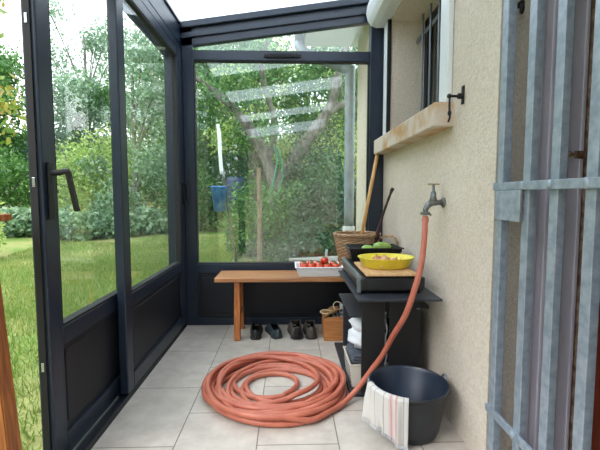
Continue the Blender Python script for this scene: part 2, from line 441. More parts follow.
def leaf(name, x0, x1, y0, y1, near_w, far_w, z0=.022, z1=2.24, gz0=.565, gz1=2.17):
    """a sliding sash in the y-z plane between x0 (outside) and x1 (inside)"""
    bm = bmesh.new()
    box(bm, x0, x1, y0, y0+near_w, z0, z1, .006)
    box(bm, x0, x1, y1-far_w, y1, z0, z1, .006)
    box(bm, x0, x1, y0+near_w, y1-far_w, gz1, z1, .004)
    box(bm, x0, x1, y0+near_w, y1-far_w, gz0-.075, gz0, .004)
    box(bm, x0, x1, y0+near_w, y1-far_w, z0, z0+.085, .004)
    r = struct(name, bm, M['alu'])
    bm = bmesh.new()
    box(bm, x0+.012, x1-.016, y0+near_w, y1-far_w, z0+.085, gz0-.075)
    a, c, d, e = y0+near_w+.03, y1-far_w-.03, z0+.12, gz0-.105
    box(bm, x1-.02, x1-.011, a, c, d, e, .004)
    obj('lower_panel', bm, M['alu_panel'], r)
    bm = bmesh.new(); q = .009
    for (a, c, d, e) in ((y0+near_w, y0+near_w+q, gz0, gz1), (y1-far_w-q, y1-far_w, gz0, gz1), (y0+near_w, y1-far_w, gz0, gz0+q), (y0+near_w, y1-far_w, gz1-q, gz1)):
        box(bm, x0+.006, x1-.004, a, c, d, e)
    obj('gasket', bm, M['gasket'], r)
    obj('glass_pane', B((x0+x1)/2-.004, (x0+x1)/2+.004, y0+near_w+.002, y1-far_w-.002, gz0+.002, gz1-.002), M['glass'], r)
    return r
# near leaf in the outer track
d1 = leaf('door_1', -.972, -.92, 1.53, 2.33, .09, .09, z0=.028)
bm = bmesh.new()
box(bm, -.960, -.936, 1.522, 1.5295, .06, 2.2)
obj('lock_channel', bm, M['gasket'], d1)
bm = bmesh.new()
for z in (.42, 1.13, 1.72): box(bm, -.953, -.943, 1.519, 1.5215, z, z+.035, .001)
o = obj('strike_plate', bm, M['zinc'], d1)
bm = bmesh.new(); box(bm, -.919, -.906, 1.552, 1.58, 1.005, 1.225, .004)
h = obj('door_handle', bm, M['black_plastic'], d1)
bm = bmesh.new()
tube(bm, smooth_path([(-.906, 1.566, 1.185), (-.88, 1.566, 1.185), (-.86, 1.566, 1.19), (-.843, 1.571, 1.19)], 4), .0115, 10)
box(bm, -.857, -.841, 1.559, 1.584, 1.035, 1.195, .004)
for v in bm.verts:
    if v.co.z < 1.18: v.co.y += (1.18 - v.co.z) * .3; v.co.x += (1.18 - v.co.z) * .05
obj('lever', bm, M['black_plastic'], h)
# far leaf in the inner track
d2 = leaf('door_2', -.908, XL-.002, 2.10, YF-.047, .085, .09, z0=.031)
bm = bmesh.new()
box(bm, XL-.002, XL+.008, 3.265, 3.292, 1.02, 1.20, .003)
tube(bm, smooth_path([(XL+.006, 3.278, 1.04), (XL+.035, 3.278, 1.045), (XL+.038, 3.278, 1.11), (XL+.035, 3.278, 1.175), (XL+.006, 3.278, 1.18)], 5), .007, 8)
obj('door_handle', bm, M['black_plastic'], d2)

# ---- far wall
def ztop(x): return zroof(x)
bm = bmesh.new()
y0, y1 = YF, YF+.06
box(bm, XL, -.77, y0, y1, .001, 2.44, .004)                 # left jamb
box(bm, .66, XW-.002, y0-.035, y1, .001, 2.6, .004)               # post by the house wall
box(bm, -.785, .66, y0, y1, .001, .06, .003)
box(bm, -.785, .66, y0, y1, .445, .525, .004)
box(bm, -.785, .66, y0, y1, 2.184, 2.256, .004)
hexa(bm, [(XL,y0,2.285),(XW-.004,y0,2.51),(XW-.004,y1,2.51),(XL,y1,2.285)], [(XL,y0,ztop(XL)+.008),(XW-.004,y0,ztop(XW)+.008),(XW-.004,y1,ztop(XW)+.008),(XL,y1,ztop(XL)+.008)], .004)
hexa(bm, [(XL,y0-.02,2.345),(.77,y0-.02,2.57),(.77,y0-.001,2.57),(XL,y0-.001,2.345)], [(XL,y0-.02,2.385),(.77,y0-.02,2.61),(.77,y0-.001,2.61),(XL,y0-.001,2.385)], .003)
hexa(bm, [(XL,y0-.035,2.42),(.77,y0-.035,2.65),(.77,y0-.001,2.65),(XL,y0-.001,2.42)], [(XL,y0-.035,2.468),(.77,y0-.035,2.70),(.77,y0-.001,2.70),(XL,y0-.001,2.468)], .003)
wb = struct('wall_back', bm, M['alu'])
bm = bmesh.new(); box(bm, -.785, .66, y0+.015, y1-.012, .06, .445); box(bm, -.74, .62, y0+.008, y0+.016, .1, .41, .004)
obj('lower_panel', bm, M['alu_panel'], wb)
bm = bmesh.new(); box(bm, -.20, .10, y0-.012, y0-.0005, 2.206, 2.232, .003)
for i in range(11):
    x = -.165 + i*.022; box(bm, x, x+.012, y0-.022, y0-.011, 2.202, 2.238, .001)
obj('trickle_vent', bm, M['gasket'], wb)
bm = bmesh.new(); q = .008
for a in ((-.77, -.77+q, .525, 2.184), (.66-q, .66, .525, 2.184), (-.77, .66, .525, .525+q), (-.77, .66, 2.184-q, 2.184)):
    box(bm, a[0], a[1], y0+.004, y1-.004, a[2], a[3])
w1 = struct('window_1', bm, M['gasket'])
obj('glass_pane', B(-.761, .651, y0+.026, y0+.034, .534, 2.175), M['glass'], w1)
bm = bmesh.new()
box(bm, -.785, .66, y0+.004, y1-.004, 2.256, 2.262)
w2 = struct('window_2', bm, M['gasket'])
bm = bmesh.new()
hexa(bm, [(-.769,y0+.026,2.263),(.659,y0+.026,2.263),(.659,y0+.034,2.263),(-.769,y0+.034,2.263)], [(-.769,y0+.026,2.296),(.659,y0+.026,2.49),(.659,y0+.034,2.49),(-.769,y0+.034,2.296)])
obj('glass_pane', bm, M['glass'], w2)

# ---- roller shutter case, guide rails, house window, grille, sill
bm = bmesh.new()
prof = [(XW-.001, 2.43), (.70, 2.425), (.655, 2.44), (.63, 2.475), (.615, 2.53), (.625, 2.60), (XW-.001, 2.64)]
prism(bm, prof, 'y', 1.86, 3.28, .003)
rs = thing('roller_shutter', (.7, 2.6, 2.43), 'white rounded roller shutter case above the window on the beige wall', 'shutter')
obj('case', bm, M['white_plastic'], rs)
bm = bmesh.new(); box(bm, XW-.028, XW-.001, 1.93, WY0, 1.545, 2.425, .003); obj('guide_rail', bm, M['white_plastic'], rs)
bm = bmesh.new(); box(bm, XW-.028, XW-.001, 3.145, 3.235, 1.545, 2.425, .003); obj('guide_rail', bm, M['white_plastic'], rs)
bm = bmesh.new(); box(bm, XW-.024, XW+.003, 3.12, 3.143, 1.545, 2.43, .001); obj('brush_seal', bm, M['gasket'], rs)

bm = bmesh.new()
fx0, fx1 = 1.04, 1.09
box(bm, fx0, fx1, WY0, WY0+.06, WZ0, WZ1, .003); box(bm, fx0, fx1, WY1-.06, WY1, WZ0, WZ1, .003)
box(bm, fx0, fx1, WY0, WY1, WZ0, WZ0+.08, .003); box(bm, fx0, fx1, WY0, WY1, WZ1-.06, WZ1, .003)
box(bm, fx0, fx1, 2.55, 2.62, WZ0, WZ1, .003)
w3 = struct('window_3', bm, M['alu_panel'])
obj('glass_pane', B(1.06, 1.068, WY0+.05, WY1-.05, WZ0+.07, WZ1-.05), M['darkglass'], w3)
gr = thing('window_grille', (.97, 2.58, 1.54), 'grey iron grille with vertical bars set in the window recess', 'grille')
for y in (2.16, 2.32, 2.48, 2.64, 2.80, 2.96):
    bm = T([(.97, y, 1.545), (.97, y, 2.40)], .008, 8); obj('bar', bm, M['greymetal'], gr)
for z in (1.66, 2.25):
    bm = B(.975, .985, WY0+.002, WY1-.002, z, z+.03); obj('crossbar', bm, M['greymetal'], gr)
bm = bmesh.new(); box(bm, .685, XR-.05, 1.90, 3.25, 1.425, 1.538, .008)
o = obj('window_sill', bm, M['sill']); base_at(o, (.9, 2.58, 1.425)); tag(o, 'weathered beige stone sill projecting below the wall window', 'window sill')

sh = thing('shutter_catch', (.765, 1.80, 1.55), 'small black iron shutter catch beside the near end of the stone sill', 'catch')
bm = bmesh.new(); box(bm, XW-.006, XW-.0005, 1.79, 1.816, 1.505, 1.585, .002); tube(bm, [(XW-.001,1.803,1.54),(.755,1.803,1.54)], .013, 10)
obj('wall_plate', bm, M['iron'], sh)
bm = T([(.755, 1.803, 1.54), (.722, 1.803, 1.54)], .006, 8); blob(bm, (.716, 1.803, 1.54), (.011,)*3, 6)
obj('rod', bm, M['iron'], sh)
bm = T(smooth_path([(.718, 1.803, 1.54), (.718, 1.803, 1.49), (.721, 1.803, 1.45), (.714, 1.805, 1.425)], 4), [.005]*12+[.003], 8); blob(bm, (.719, 1.803, 1.465), (.009, .009, .014), 6)
obj('drop_hook', bm, M['iron'], sh)

# ---- house beyond the veranda: eave, gutter, downpipe
bm = bmesh.new(); box(bm, .20, XW+.3, 3.46, 4.9, 2.86, 2.93, .004)
box(bm, .185, .2, 3.46, 4.9, 2.82, 3.0)
struct('trim_3', bm, M['soffit'])
bm = bmesh.new()
n = 10
pr = [(.125 + .06*math.cos(PI + PI*k/n), 2.92 + .06*math.sin(PI + PI*k/n)) for k in range(n+1)] + [(.125 + .054*math.cos(2*PI - PI*k/n), 2.92 + .054*math.sin(2*PI - PI*k/n)) for k in range(n+1)]
prism(bm, pr, 'y', 3.46, 4.95)
o = obj('rain_gutter', bm, M['pipe']); base_at(o, (.125, 4.2, 2.86)); tag(o, 'grey half-round gutter along the white eave outside', 'gutter')
dg = thing('downpipe', (.7, 4.7, -.13), 'grey metal rainwater downpipe at the house corner beyond the far window', 'downpipe')
bm = T(smooth_path([(.125, 4.75, 2.855), (.13, 4.75, 2.80), (.22, 4.74, 2.72), (.52, 4.72, 2.60), (.69, 4.70, 2.52), (.705, 4.70, 2.42), (.705, 4.70, .70)], 6), .058, 16)
obj('pipe', bm, M['pipe'], dg, smooth=True)
bm = bmesh.new(); lathe(bm, [(.06, 0), (.06, .72), (.072, .73), (.072, .86), (.06, .865)], (.705, 4.7, -.13), 18, close_bottom=True)
obj('lower_pipe', bm, M['pipe_low'], dg, smooth=True)
for z in (1.2, 2.2):
    bm = bmesh.new(); lathe(bm, [(.057, 0), (.064, 0), (.064, .03), (.057, .03)], (.705, 4.7, z), 16); obj('bracket', bm, M['pipe'], dg)

# ---- security gate in the doorway
gt = thing('security_gate', (.795, 1.0, 0), 'galvanised steel security gate of vertical square bars across the doorway', 'gate')
def bar(y, z0=.02, z1=2.15, name='bar'):
    return obj(name, B(XW+.0, XW+.026, y, y+.038, z0, z1, .002), M['galv'], gt)
obj('frame_post', B(XW-.012, XW+.02, 1.428, 1.466, .02, 2.18, .003), M['galv'], gt)
for y in (1.282, 1.143, .998, .858, .718, .578, .438): bar(y)
for z in (1.117, .262):
    obj('crossbar', B(XW-.014, XW-.0005, .32, 1.49, z, z+.028, .002), M['galv'], gt)
obj('lock_plate', B(XW-.018, XW-.0145, 1.302, 1.462, 1.01, 1.116, .002), M['galv'], gt)
for y in (1.30, 1.162, 1.017, .877):
    for z in (1.131, .276):
        bm = bmesh.new(); blob(bm, (XW-.014, y, z), (.006, .012, .016), 6); obj('weld', bm, M['galv'], gt, smooth=True)

# ---- folded metal shutter leaves, door frame
fs = thing('folding_shutter', (1.0, 1.45, 0), 'mauve-grey folded metal shutter standing in the doorway recess behind the gate', 'shutter')
def panel(x0, x1, y, t=.018):
    bm = bmesh.new(); box(bm, x0, x1, y-t, y, .03, 2.15, .003)
    w = x1-x0
    if w > .05:
        box(bm, x0+.004, x0+.016, y-t-.006, y-t+.001, .03, 2.15, .002); box(bm, x1-.016, x1-.004, y-t-.006, y-t+.001, .03, 2.15, .002)
    return bm
obj('panel', panel(.888, .950, 1.455), M['mauve'], fs)
obj('panel', panel(.952, .975, 1.430), M['mauve'], fs)
obj('panel', panel(.960, 1.034, 1.408), M['mauve'], fs)
for i in range(22):
    bm = bmesh.new(); blob(bm, (.995, 1.389, .1+i*.095), (.003, .002, .003), 6); obj('rivet', bm, M['mauve'], fs)
o = obj('edge_strip', B(1.035, 1.046, 1.375, 1.41, .03, 2.15, .002), M['rust'], fs); o['label'] = 'rust-stained edge strip'
obj('edge_strip', B(1.047, 1.060, 1.385, 1.42, .03, 2.15, .002), M['greymetal'], fs)
for z in (.32, .98, 1.52):
    bm = T([(.94, 1.41, z), (.94, 1.41, z+.09)], .006, 8); obj('hinge', bm, M['rust'], fs)
bm = bmesh.new(); box(bm, .985, 1.05, 1.362, 1.374, 1.225, 1.252, .004); tube(bm, [(.970,1.368,1.24),(.99,1.368,1.237)], .006, 8); blob(bm, (.968,1.368,1.241), (.009,.009,.011), 6)
o = obj('latch', bm, M['rust'], fs); o['label'] = 'rusty black sliding latch'
bm = bmesh.new(); tube(bm, [(XW+.06, 1.497, 1.79), (XW+.06, 1.47, 1.79)], .01, 8); blob(bm, (XW+.06, 1.47, 1.77), (.008, .01, .022), 6)
o = obj('hook', bm, M['iron']); base_at(o, (XW+.06, 1.48, 1.79)); tag(o, 'small black iron hook high on the doorway reveal behind the first gate bar', 'hook')
bm = bmesh.new(); box(bm, XW+.322, XW+.345, 1.33, 1.47, -.02, 2.2, .004)
struct('door_3', bm, M['redwood'])

# ------------------------------------------------------------------ bench and what stands on it
ZB = .48
bn = thing('bench', (.12, 3.12, 0), 'varnished pine bench standing along the far glazed wall', 'bench')
bm = bmesh.new(); box(bm, -.56, .74, 2.965, 3.275, ZB-.034, ZB, .006); obj('seat', bm, M['bench'], bn)
def legs(x, s):
    for (yt, yb) in ((3.03, 2.985), (3.20, 3.25)):
        bm = bmesh.new()
        hexa(bm, [(x-.025, yb-.024, 0), (x+.025, yb-.024, 0), (x+.025, yb+.024, 0), (x-.025, yb+.024, 0)],
                 [(x-.021+s, yt-.02, ZB-.034), (x+.021+s, yt-.02, ZB-.034), (x+.021+s, yt+.02, ZB-.034), (x-.021+s, yt+.02, ZB-.034)], .004)
        obj('leg', bm, M['bench_leg'], bn)
    obj('stretcher', B(x-.012, x+.012, 3.02, 3.23, .17, .215, .003), M['bench_leg'], bn)
    obj('top_brace', B(x-.02+s, x+.02+s, 2.99, 3.25, ZB-.075, ZB-.0345, .003), M['bench_leg'], bn)
legs(-.395, .0); legs(.60, 0)

# tomato tray
TX0, TX1, TY0, TY1 = .075, .385, 2.99, 3.20
def tray_bm(x0, x1, y0, y1, z0, h, flare, rim, t=.006):
    bm = bmesh.new()
    def ring(ex, z): return [bm.verts.new(p) for p in ((x0-ex, y0-ex, z), (x1+ex, y0-ex, z), (x1+ex, y1+ex, z), (x0-ex, y1+ex, z))]
    R = [ring(0, z0), ring(flare, z0+h), ring(flare+rim, z0+h), ring(flare+rim, z0+h-.006), ]
    inn = [ring(flare-t, z0+h-.002), ring(-t, z0+t)]
    for A, C in ((R[0], R[1]), (R[1], R[2]), (R[2], R[3]), (R[1], inn[0]), (inn[0], inn[1])):
        for k in range(4): bm.faces.new((A[k], A[(k+1)%4], C[(k+1)%4], C[k]))
    bm.faces.new(R[0][::-1]); bm.faces.new(inn[1])
    return bm
tr = obj('food_tray', tray_bm(TX0, TX1, TY0, TY1, ZB+.001, .078, .022, .008), M['tray'])
bv = tr.modifiers.new('b', 'BEVEL'); bv.width = .004; bv.segments = 2
base_at(tr, (.23, 3.09, ZB)); tag(tr, 'white rectangular plastic tray full of tomatoes on the bench', 'tray')
# tomatoes
t0 = thing('tomato', (0, 0, 0), 'red tomato in the white tray on the bench', 'tomato', 'tomatoes heaped in the white tray')
bm = bmesh.new(); blob(bm, (0, 0, .026), (.030, .030, .026), 14)
for v in bm.verts:
    r = math.hypot(v.co.x, v.co.y)
    if v.co.z > .026: v.co.z -= .010 * math.exp(-(r/.010)**2)
    a = math.atan2(v.co.y, v.co.x); k = 1 + .04*math.cos(5*a); v.co.x *= k; v.co.y *= k
obj('flesh', bm, M['tomato'], t0, smooth=True)
bm = bmesh.new()
for i in range(5):
    a = i*2*PI/5; tube(bm, [(0, 0, .046), (.011*math.cos(a), .011*math.sin(a), .051), (.019*math.cos(a), .019*math.sin(a), .047)], [.0022, .002, .0005], 5)
tube(bm, [(0, 0, .046), (.002, 0, .058)], .0018, 5)
obj('calyx', bm, M['stem'], t0)
first = True
k = 0
for lay, (nx, ny, z) in enumerate(((5, 3, ZB+.008), (5, 3, ZB+.044))):
    for i in range(nx):
        for j in range(ny):
            x = TX0 + .035 + i*.060 + random.uniform(-.004, .004) + (0.005 if lay else 0); y = TY0 + .036 + j*.066 + random.uniform(-.003, .003)
            zz = z + random.uniform(0, .006) if lay else z
            if first: t0.location = (x, y, zz); first = False; o = t0
            else: o = dup(t0, (x, y, zz), rz=random.uniform(0, 6))
            if lay == 0: o['label'] = 'red tomato in the white tray, under the upper layer'; o['group'] = 'tomatoes at the bottom of the white tray'
o = dup(t0, (.275, 3.075, ZB+.086), rz=1.0, scale=1.05); o['label'] = 'single red tomato lying on top of the others in the white tray'; del o['group']

# wicker basket
def basket(cx, cy, z0, r0, r1, h):
    bs = thing('wicker_basket', (cx, cy, z0), 'tall tapering wicker basket on the right end of the bench, holding two sticks', 'basket')
    bm = bmesh.new(); seg = 56; rows = 26
    rings = []
    for i in range(rows+1):
        t = i/rows; r = r0 + (r1-r0)*t**.9
        ring = []
        for k in range(seg):
            a = 2*PI*k/seg; w = .0045*(1 if (k//2 + i) % 2 else -1)
            ring.append(bm.verts.new((cx+(r+w)*math.cos(a), cy+(r+w)*math.sin(a)*.92, z0+h*t)))
        rings.append(ring)
    for i in range(rows):
        for k in range(seg): bm.faces.new((rings[i][k], rings[i][(k+1)%seg], rings[i+1][(k+1)%seg], rings[i+1][k]))
    bm.faces.new(rings[0][::-1])
    o = obj('woven_body', bm, M['wicker'], bs); so = o.modifiers.new('s', 'SOLIDIFY'); so.thickness = .008
    bm = bmesh.new()
    for ph in (0, PI):
        pts = [(cx+(r1+.003*math.cos(9*a+ph))*math.cos(a), cy+.92*(r1+.003*math.cos(9*a+ph))*math.sin(a), z0+h+.006*math.sin(9*a+ph)) for a in [2*PI*k/90 for k in range(90)]]
        tube(bm, pts, .0085, 8, closed=True)
    obj('braided_rim', bm, M['wicker'], bs, smooth=True)
    bm = bmesh.new()
    for q in (0, 1, 2):
        tube(bm, smooth_path([(cx+.155, cy-.08+q*.004, z0+h-.03), (.71, 2.87, z0+h+.005+q*.004), (.742, 2.80+q*.006, z0+h+.01), (.757, 2.765+q*.006, z0+h-.03), (.745, 2.79, z0+h-.10), (.70, 2.88+q*.006, z0+h-.11), (cx+.145, cy-.07, z0+h-.09)], 6), .0075, 8)
    obj('handle', bm, M['wicker'], bs, smooth=True)
basket(.530, 3.10, ZB, .120, .178, .315)

br = thing('broomstick', (.53, 3.06, ZB+.02), 'pale wooden broomstick with grey end cap standing in the basket', 'broomstick')
p0 = Vector((.505, 3.03, ZB+.02)); p1 = Vector((.722, 3.21, 1.50))
obj('shaft', T([p0, p0.lerp(p1, .5)+Vector((-.004, 0, 0)), p1], .0145, 12), M['broom'], br, smooth=True)
pe = p0.lerp(p1, .93); obj('end_cap', T([pe, p1 + (p1-p0).normalized()*.004], .0165, 12), M['grip'], br, smooth=True)
bm = T(smooth_path([(.60, 3.05, ZB+.03), (.655, 2.99, .74), (.665, 2.985, .80), (.69, 2.96, .92), (.735, 2.90, 1.10), (.752, 2.885, 1.15)], 6),
       [.012]*6 + [.012, .013, .017, .02, .019, .018] + [.018, .017, .014, .011, .010, .0095] + [.009]*6 + [.009, .0095, .012, .013, .013, .012, .011], 9)
for v in bm.verts: v.co += Vector(mnoise.noise_vector(v.co*40))*.0025
o = obj('walking_stick', bm, M['darkstick'], smooth=True); base_at(o, (.60, 3.05, ZB+.02)); tag(o, 'dark knobbly wooden stick leaning against the wall from the basket', 'stick')

# ------------------------------------------------------------------ shoes
def shoe(name, m, x, y, rz, label, group, L=.27, w=.047, hh=.075, tongue=0, lace=False):
    s = thing(name, (x, y, 0), label, 'shoe', group, rz)
    n = 22; cols = 15
    def width(t):   # t 0 heel .. 1 toe
        if t < .12: return w*(.52 + .35*math.sin(t/.12*PI/2))
        if t < .45: return w*(.87 - .09*math.sin((t-.12)/.33*PI))
        return w*(.87 + .15*math.sin(min(1, (t-.45)/.3)*PI/2)) * (1 if t < .75 else math.sqrt(max(.05, 1-((t-.75)/.27)**2)))
    def height(t):
        if t < .5: return hh*(.84 + .16*(t/.5)**1.5 - .12*math.sin(t/.5*PI))
        return hh*(1 - .55*((t-.5)/.5)**.8)
    bm = bmesh.new(); G = []
    for i in range(n+1):
        t = i/n; W = width(t); H = height(t); yy = L*t; row = []
        for k in range(cols):
            a = PI*k/(cols-1); c = math.cos(a); sn = math.sin(a)
            open_ = t < .52
            xx = -W*(abs(c)**.8)*(1 if c > 0 else -1)
            zz = .014 + (H-.014)*(sn**.55 if not open_ else min(1, sn*1.35))
            if open_ and k in (4, 5, 6, 7, 8, 9, 10): xx = -W*(.5+.28*min(1, t/.14))*(1 if k < 7 else -1)*(1 if k != 7 else 0)
            row.append(bm.verts.new((xx, yy, zz)))
        G.append(row)
    for i in range(n):
        for k in range(cols-1):
            t = (i+.5)/n
            if .06 < t < .50 and 4 <= k <= 9: continue
            if t <= .06 and 4 <= k <= 9 : continue
            bm.faces.new((G[i][k], G[i+1][k], G[i+1][k+1], G[i][k+1]))
    # heel counter
    hc = []
    for zf in (0, .35, .7, 1):
        hc.append([bm.verts.new((-width(0)*math.cos(PI*k/8)*(1-.42*zf*zf), -.019*math.sin(PI*k/8)-.006*(1-zf)*math.sin(PI*k/8), .014 + (height(0)-.014)*zf + (.010*math.sin(PI*k/8) if zf == 1 else 0))) for k in range(9)])
    for i in range(3):
        for k in range(8): bm.faces.new((hc[i][k], hc[i][k+1], hc[i+1][k+1], hc[i+1][k]))
    bmesh.ops.remove_doubles(bm, verts=bm.verts, dist=.0008)
    bmesh.ops.translate(bm, verts=bm.verts, vec=(0, -L*.5, 0))
    def fin(bm):
        rot_bm(bm, rz, (0, 0, 0)); bmesh.ops.translate(bm, verts=bm.verts, vec=(x, y, 0)); return bm
    o = obj('upper', fin(bm), [m, M['shoe_lining']], s, smooth=True); so = o.modifiers.new('s', 'SOLIDIFY'); so.thickness = .004; so.material_offset = 1
    bm = bmesh.new(); out = []
    for side in (-1, 1):
        rng = range(n+1) if side == -1 else range(n, -1, -1)
        for i in rng: out.append((side*(width(i/n)+.004), L*(i/n)-L*.5 + (-.006 if i == 0 else (.006 if i == n else 0))))
    prism(bm, [(p[0], p[1]) for p in out], 'z', 0, .016)
    obj('sole', fin(bm), M['sole'], s)
    bm = bmesh.new()
    prism(bm, [(p[0]*.85, p[1]*.93) for p in out], 'z', .0165, .022)
    obj('insole', fin(bm), M['shoe_lining'], s)
    # rim collar and tongue
    bm = bmesh.new()
    pts = [(-width(t)*(.5+.28*min(1, t/.14)), L*t-L*.5, height(t)*1.0) for t in (.5, .4, .3, .2, .1, .03)] + [(0, -L*.5-.013, height(0)+.01)] + [(width(t)*(.5+.28*min(1, t/.14)), L*t-L*.5, height(t)*1.0) for t in (.03, .1, .2, .3, .4, .5)]
    tube(bm, smooth_path(pts, 3), .0042, 6)
    obj('collar', fin(bm), m, s, smooth=True)
    if tongue:
        bm = bmesh.new()
        hexa(bm, [(-.026, L*.58-L*.5, .068), (.026, L*.58-L*.5, .068), (.026, L*.60-L*.5, .07), (-.026, L*.60-L*.5, .07)],
                 [(-.022, L*.40-L*.5, .07+tongue), (.018, L*.40-L*.5, .07+tongue*.9), (.018, L*.42-L*.5, .073+tongue), (-.022, L*.42-L*.5, .073+tongue)], .002)
        obj('tongue', fin(bm), m, s)
    return s
shoe('shoe', M['shoe_black'], -.262, 3.12, .05, 'black leather shoe, the one nearest the bench leg', None, hh=.082)
shoe('shoe', M['shoe_blue'], -.125, 3.13, .28, 'dark teal-blue leather shoe between the black one and the grey pair', None, hh=.078)
shoe('shoe', M['shoe_grey'], .050, 3.115, .10, 'left shoe of the worn grey-brown ankle pair', None, w=.054, hh=.108, tongue=.045)
shoe('shoe', M['shoe_grey'], .165, 3.115, .04, 'right shoe of the worn grey-brown pair, nearest the wooden box', None, w=.048, hh=.105, tongue=.04)

# ------------------------------------------------------------------ wooden box with odds and ends
bx = thing('wooden_box', (.36, 3.08, 0), 'small open pine box on the floor between the shoes and the black stand', 'box')
bm = bmesh.new()
X0, X1, Y0, Y1, H = .262, .45, 2.935, 3.15, .185; t = .01
box(bm, X0, X1, Y0, Y0+t, .002, H, .002); obj('front_board', bm, M['box_wood'], bx)
obj('back_board', B(X0, X1, Y1-t, Y1, .002, H, .002), M['box_wood'], bx)
obj('side_board', B(X0, X0+t, Y0+t, Y1-t, .002, H, .002), M['box_wood'], bx)
obj('side_board', B(X1-t, X1, Y0+t, Y1-t, .002, H, .002), M['box_wood'], bx)
obj('bottom_board', B(X0+t, X1-t, Y0+t, Y1-t, .002, .012), M['box_wood'], bx)
bm = bmesh.new(); blob(bm, (.345, 3.05, .135), (.07, .085, .10), 14, .25, 5)
o = obj('crumpled_cloth', bm, M['grey_cloth'], smooth=True); base_at(o, (.345, 3.10, .02)); tag(o, 'crumpled grey and black patterned cloth stuffed in the pine box', 'cloth')
bm = bmesh.new(); blob(bm, (.41, 3.02, .19), (.03, .05, .075), 14, .4, 6)
o = obj('rolled_cloth', bm, M['grey_cloth'], smooth=True); base_at(o, (.42, 3.07, .1)); tag(o, 'bunched bluish patterned cloth at the right corner of the pine box', 'cloth')
bm = bmesh.new()
for i in range(9):
    for j in range(7):
        pass
g = bmesh.ops.create_grid(bm, x_segments=12, y_segments=10, size=.5)
for v in bm.verts:
    u, w_ = v.co.x*2, v.co.y*2
    v.co = Vector((.318 + u*.058, 2.985 + w_*.06, .232 + .03*u - .010*u*u + .012*mnoise.noise(Vector((u*1.5, w_*1.5, 0)))))
    if abs(w_) > .5: v.co.z -= .012*(abs(w_)-.5)
o = obj('work_glove', bm, M['kraft'], smooth=True); so = o.modifiers.new('s', 'SOLIDIFY'); so.thickness = .012
base_at(o, (.318, 3.03, .2)); tag(o, 'flattened tan leather work glove on top of the pine box', 'glove')
bm = bmesh.new()
for (c, a, b_, tl) in (((.28, 2.95, .222), .045, .022, .5), ((.365, 2.97, .262), .03, .03, .9)):
    pts = [(c[0]+a*math.cos(q), c[1]+b_*math.sin(q)*.6, c[2]+b_*math.sin(q)*tl) for q in [2*PI*k/24 for k in range(24)]]
    tube(bm, pts, .004, 6, closed=True)
tube(bm, smooth_path([(.31, 2.95, .215), (.34, 2.95, .235), (.36, 2.96, .222)], 4), .004, 6)
o = obj('straw_cord', bm, M['cream_wire'], smooth=True); base_at(o, (.33, 3.0, .2)); tag(o, 'looped pale cord tangled over the rim of the pine box', 'cord')

# ------------------------------------------------------------------ hose coil
cx, cy = -.086, 2.205
loops = [ # radius, dx, dy, z layer
    (.155, -.015, .02, 0), (.225, .05, .01, 0), (.285, .02, -.01, 0), (.315, .045, .03, 1), (.335, .0, -.02, 0), (.30, -.03, .05, 2.1),
    (.365, .03, .02, 1.0), (.38, -.01, .0, 0), (.345, .03, .04, 1.8), (.405, .01, .0, 0), (.385, -.02, .03, 1.6), (.425, .005, -.005, 0), (.40, .02, .02, 2.3), (.418, -.005, .01, 1.0), (.41, .01, -.01, 1.9)]
pts = []; per = 28; R0 = .0142
for k in range(14):
    a = -1.0 - (14-k)*.21; rr = .155 + .15*((14-k)/14)**1.6; pts.append(Vector((cx+.0+rr*math.cos(a)*.935, cy+.02+rr*math.sin(a)*.91, R0+.001)))
for i, (r, dx, dy, zl) in enumerate(loops):
    r2, dx2, dy2, z2 = loops[min(i+1, len(loops)-1)]
    last = i == len(loops)-1
    for k in range(per):
        f = k/per; a = -1.0 + 2*PI*f
        e = max(0, (f-.55)/.45); e = e*e*(3-2*e)
        rr = r + (r2-r)*e + .006*math.sin(a*2+i*1.7) + .004*math.sin(a*3+i*.9); ox = dx+(dx2-dx)*e; oy = dy+(dy2-dy)*e
        z = zl + (z2-zl)*e
        if last and f > .93: break
        zz = z*(.5+.5*math.cos(a*1.0+i*.8)**2)
        pts.append(Vector((cx+ox+rr*math.cos(a)*.935, cy+oy+rr*math.sin(a)*.91, R0+.001+zz*.022)))
# tail leaves anticlockwise from the last loop at its right-front, then rises to the tap behind the bucket
tail = [(.10, 1.835, .026), (.19, 1.905, .024), (.27, 1.985, .02), (.33, 2.035, .045), (.385, 2.045, .105), (.44, 2.035, .19), (.482, 2.005, .27), (.52, 1.94, .40), (.56, 1.878, .52),
        (.597, 1.870, .64), (.632, 1.88, .76), (.66, 1.925, .88), (.676, 1.965, .97), (.680, 1.972, .995)]
allp = pts + [Vector(p) for p in tail]
sm = smooth_path(allp, 3)
ho = thing('garden_hose', (cx, cy, 0), 'thick terracotta-coloured hose coiled on the tiles and rising to the wall tap', 'hose')
obj('hose_tube', T(sm, R0, 12), M['hose'], ho, smooth=True)
def ringat(p, d, r, l, m, nm, parent):
    d = Vector(d).normalized(); p = Vector(p)
    return obj(nm, T([p-d*l, p+d*l], r, 14), m, parent)
# a clamp where two lengths join
c_i = 14 + per*12 + int(per*.37)
ringat(pts[c_i], pts[c_i+1]-pts[c_i-1], R0+.004, .009, M['brass'], 'clamp', ho)
ringat((.6785, 1.969, .975), (.01, .02, .1), R0+.0025, .008, M['hose'], 'tap_clamp', ho)

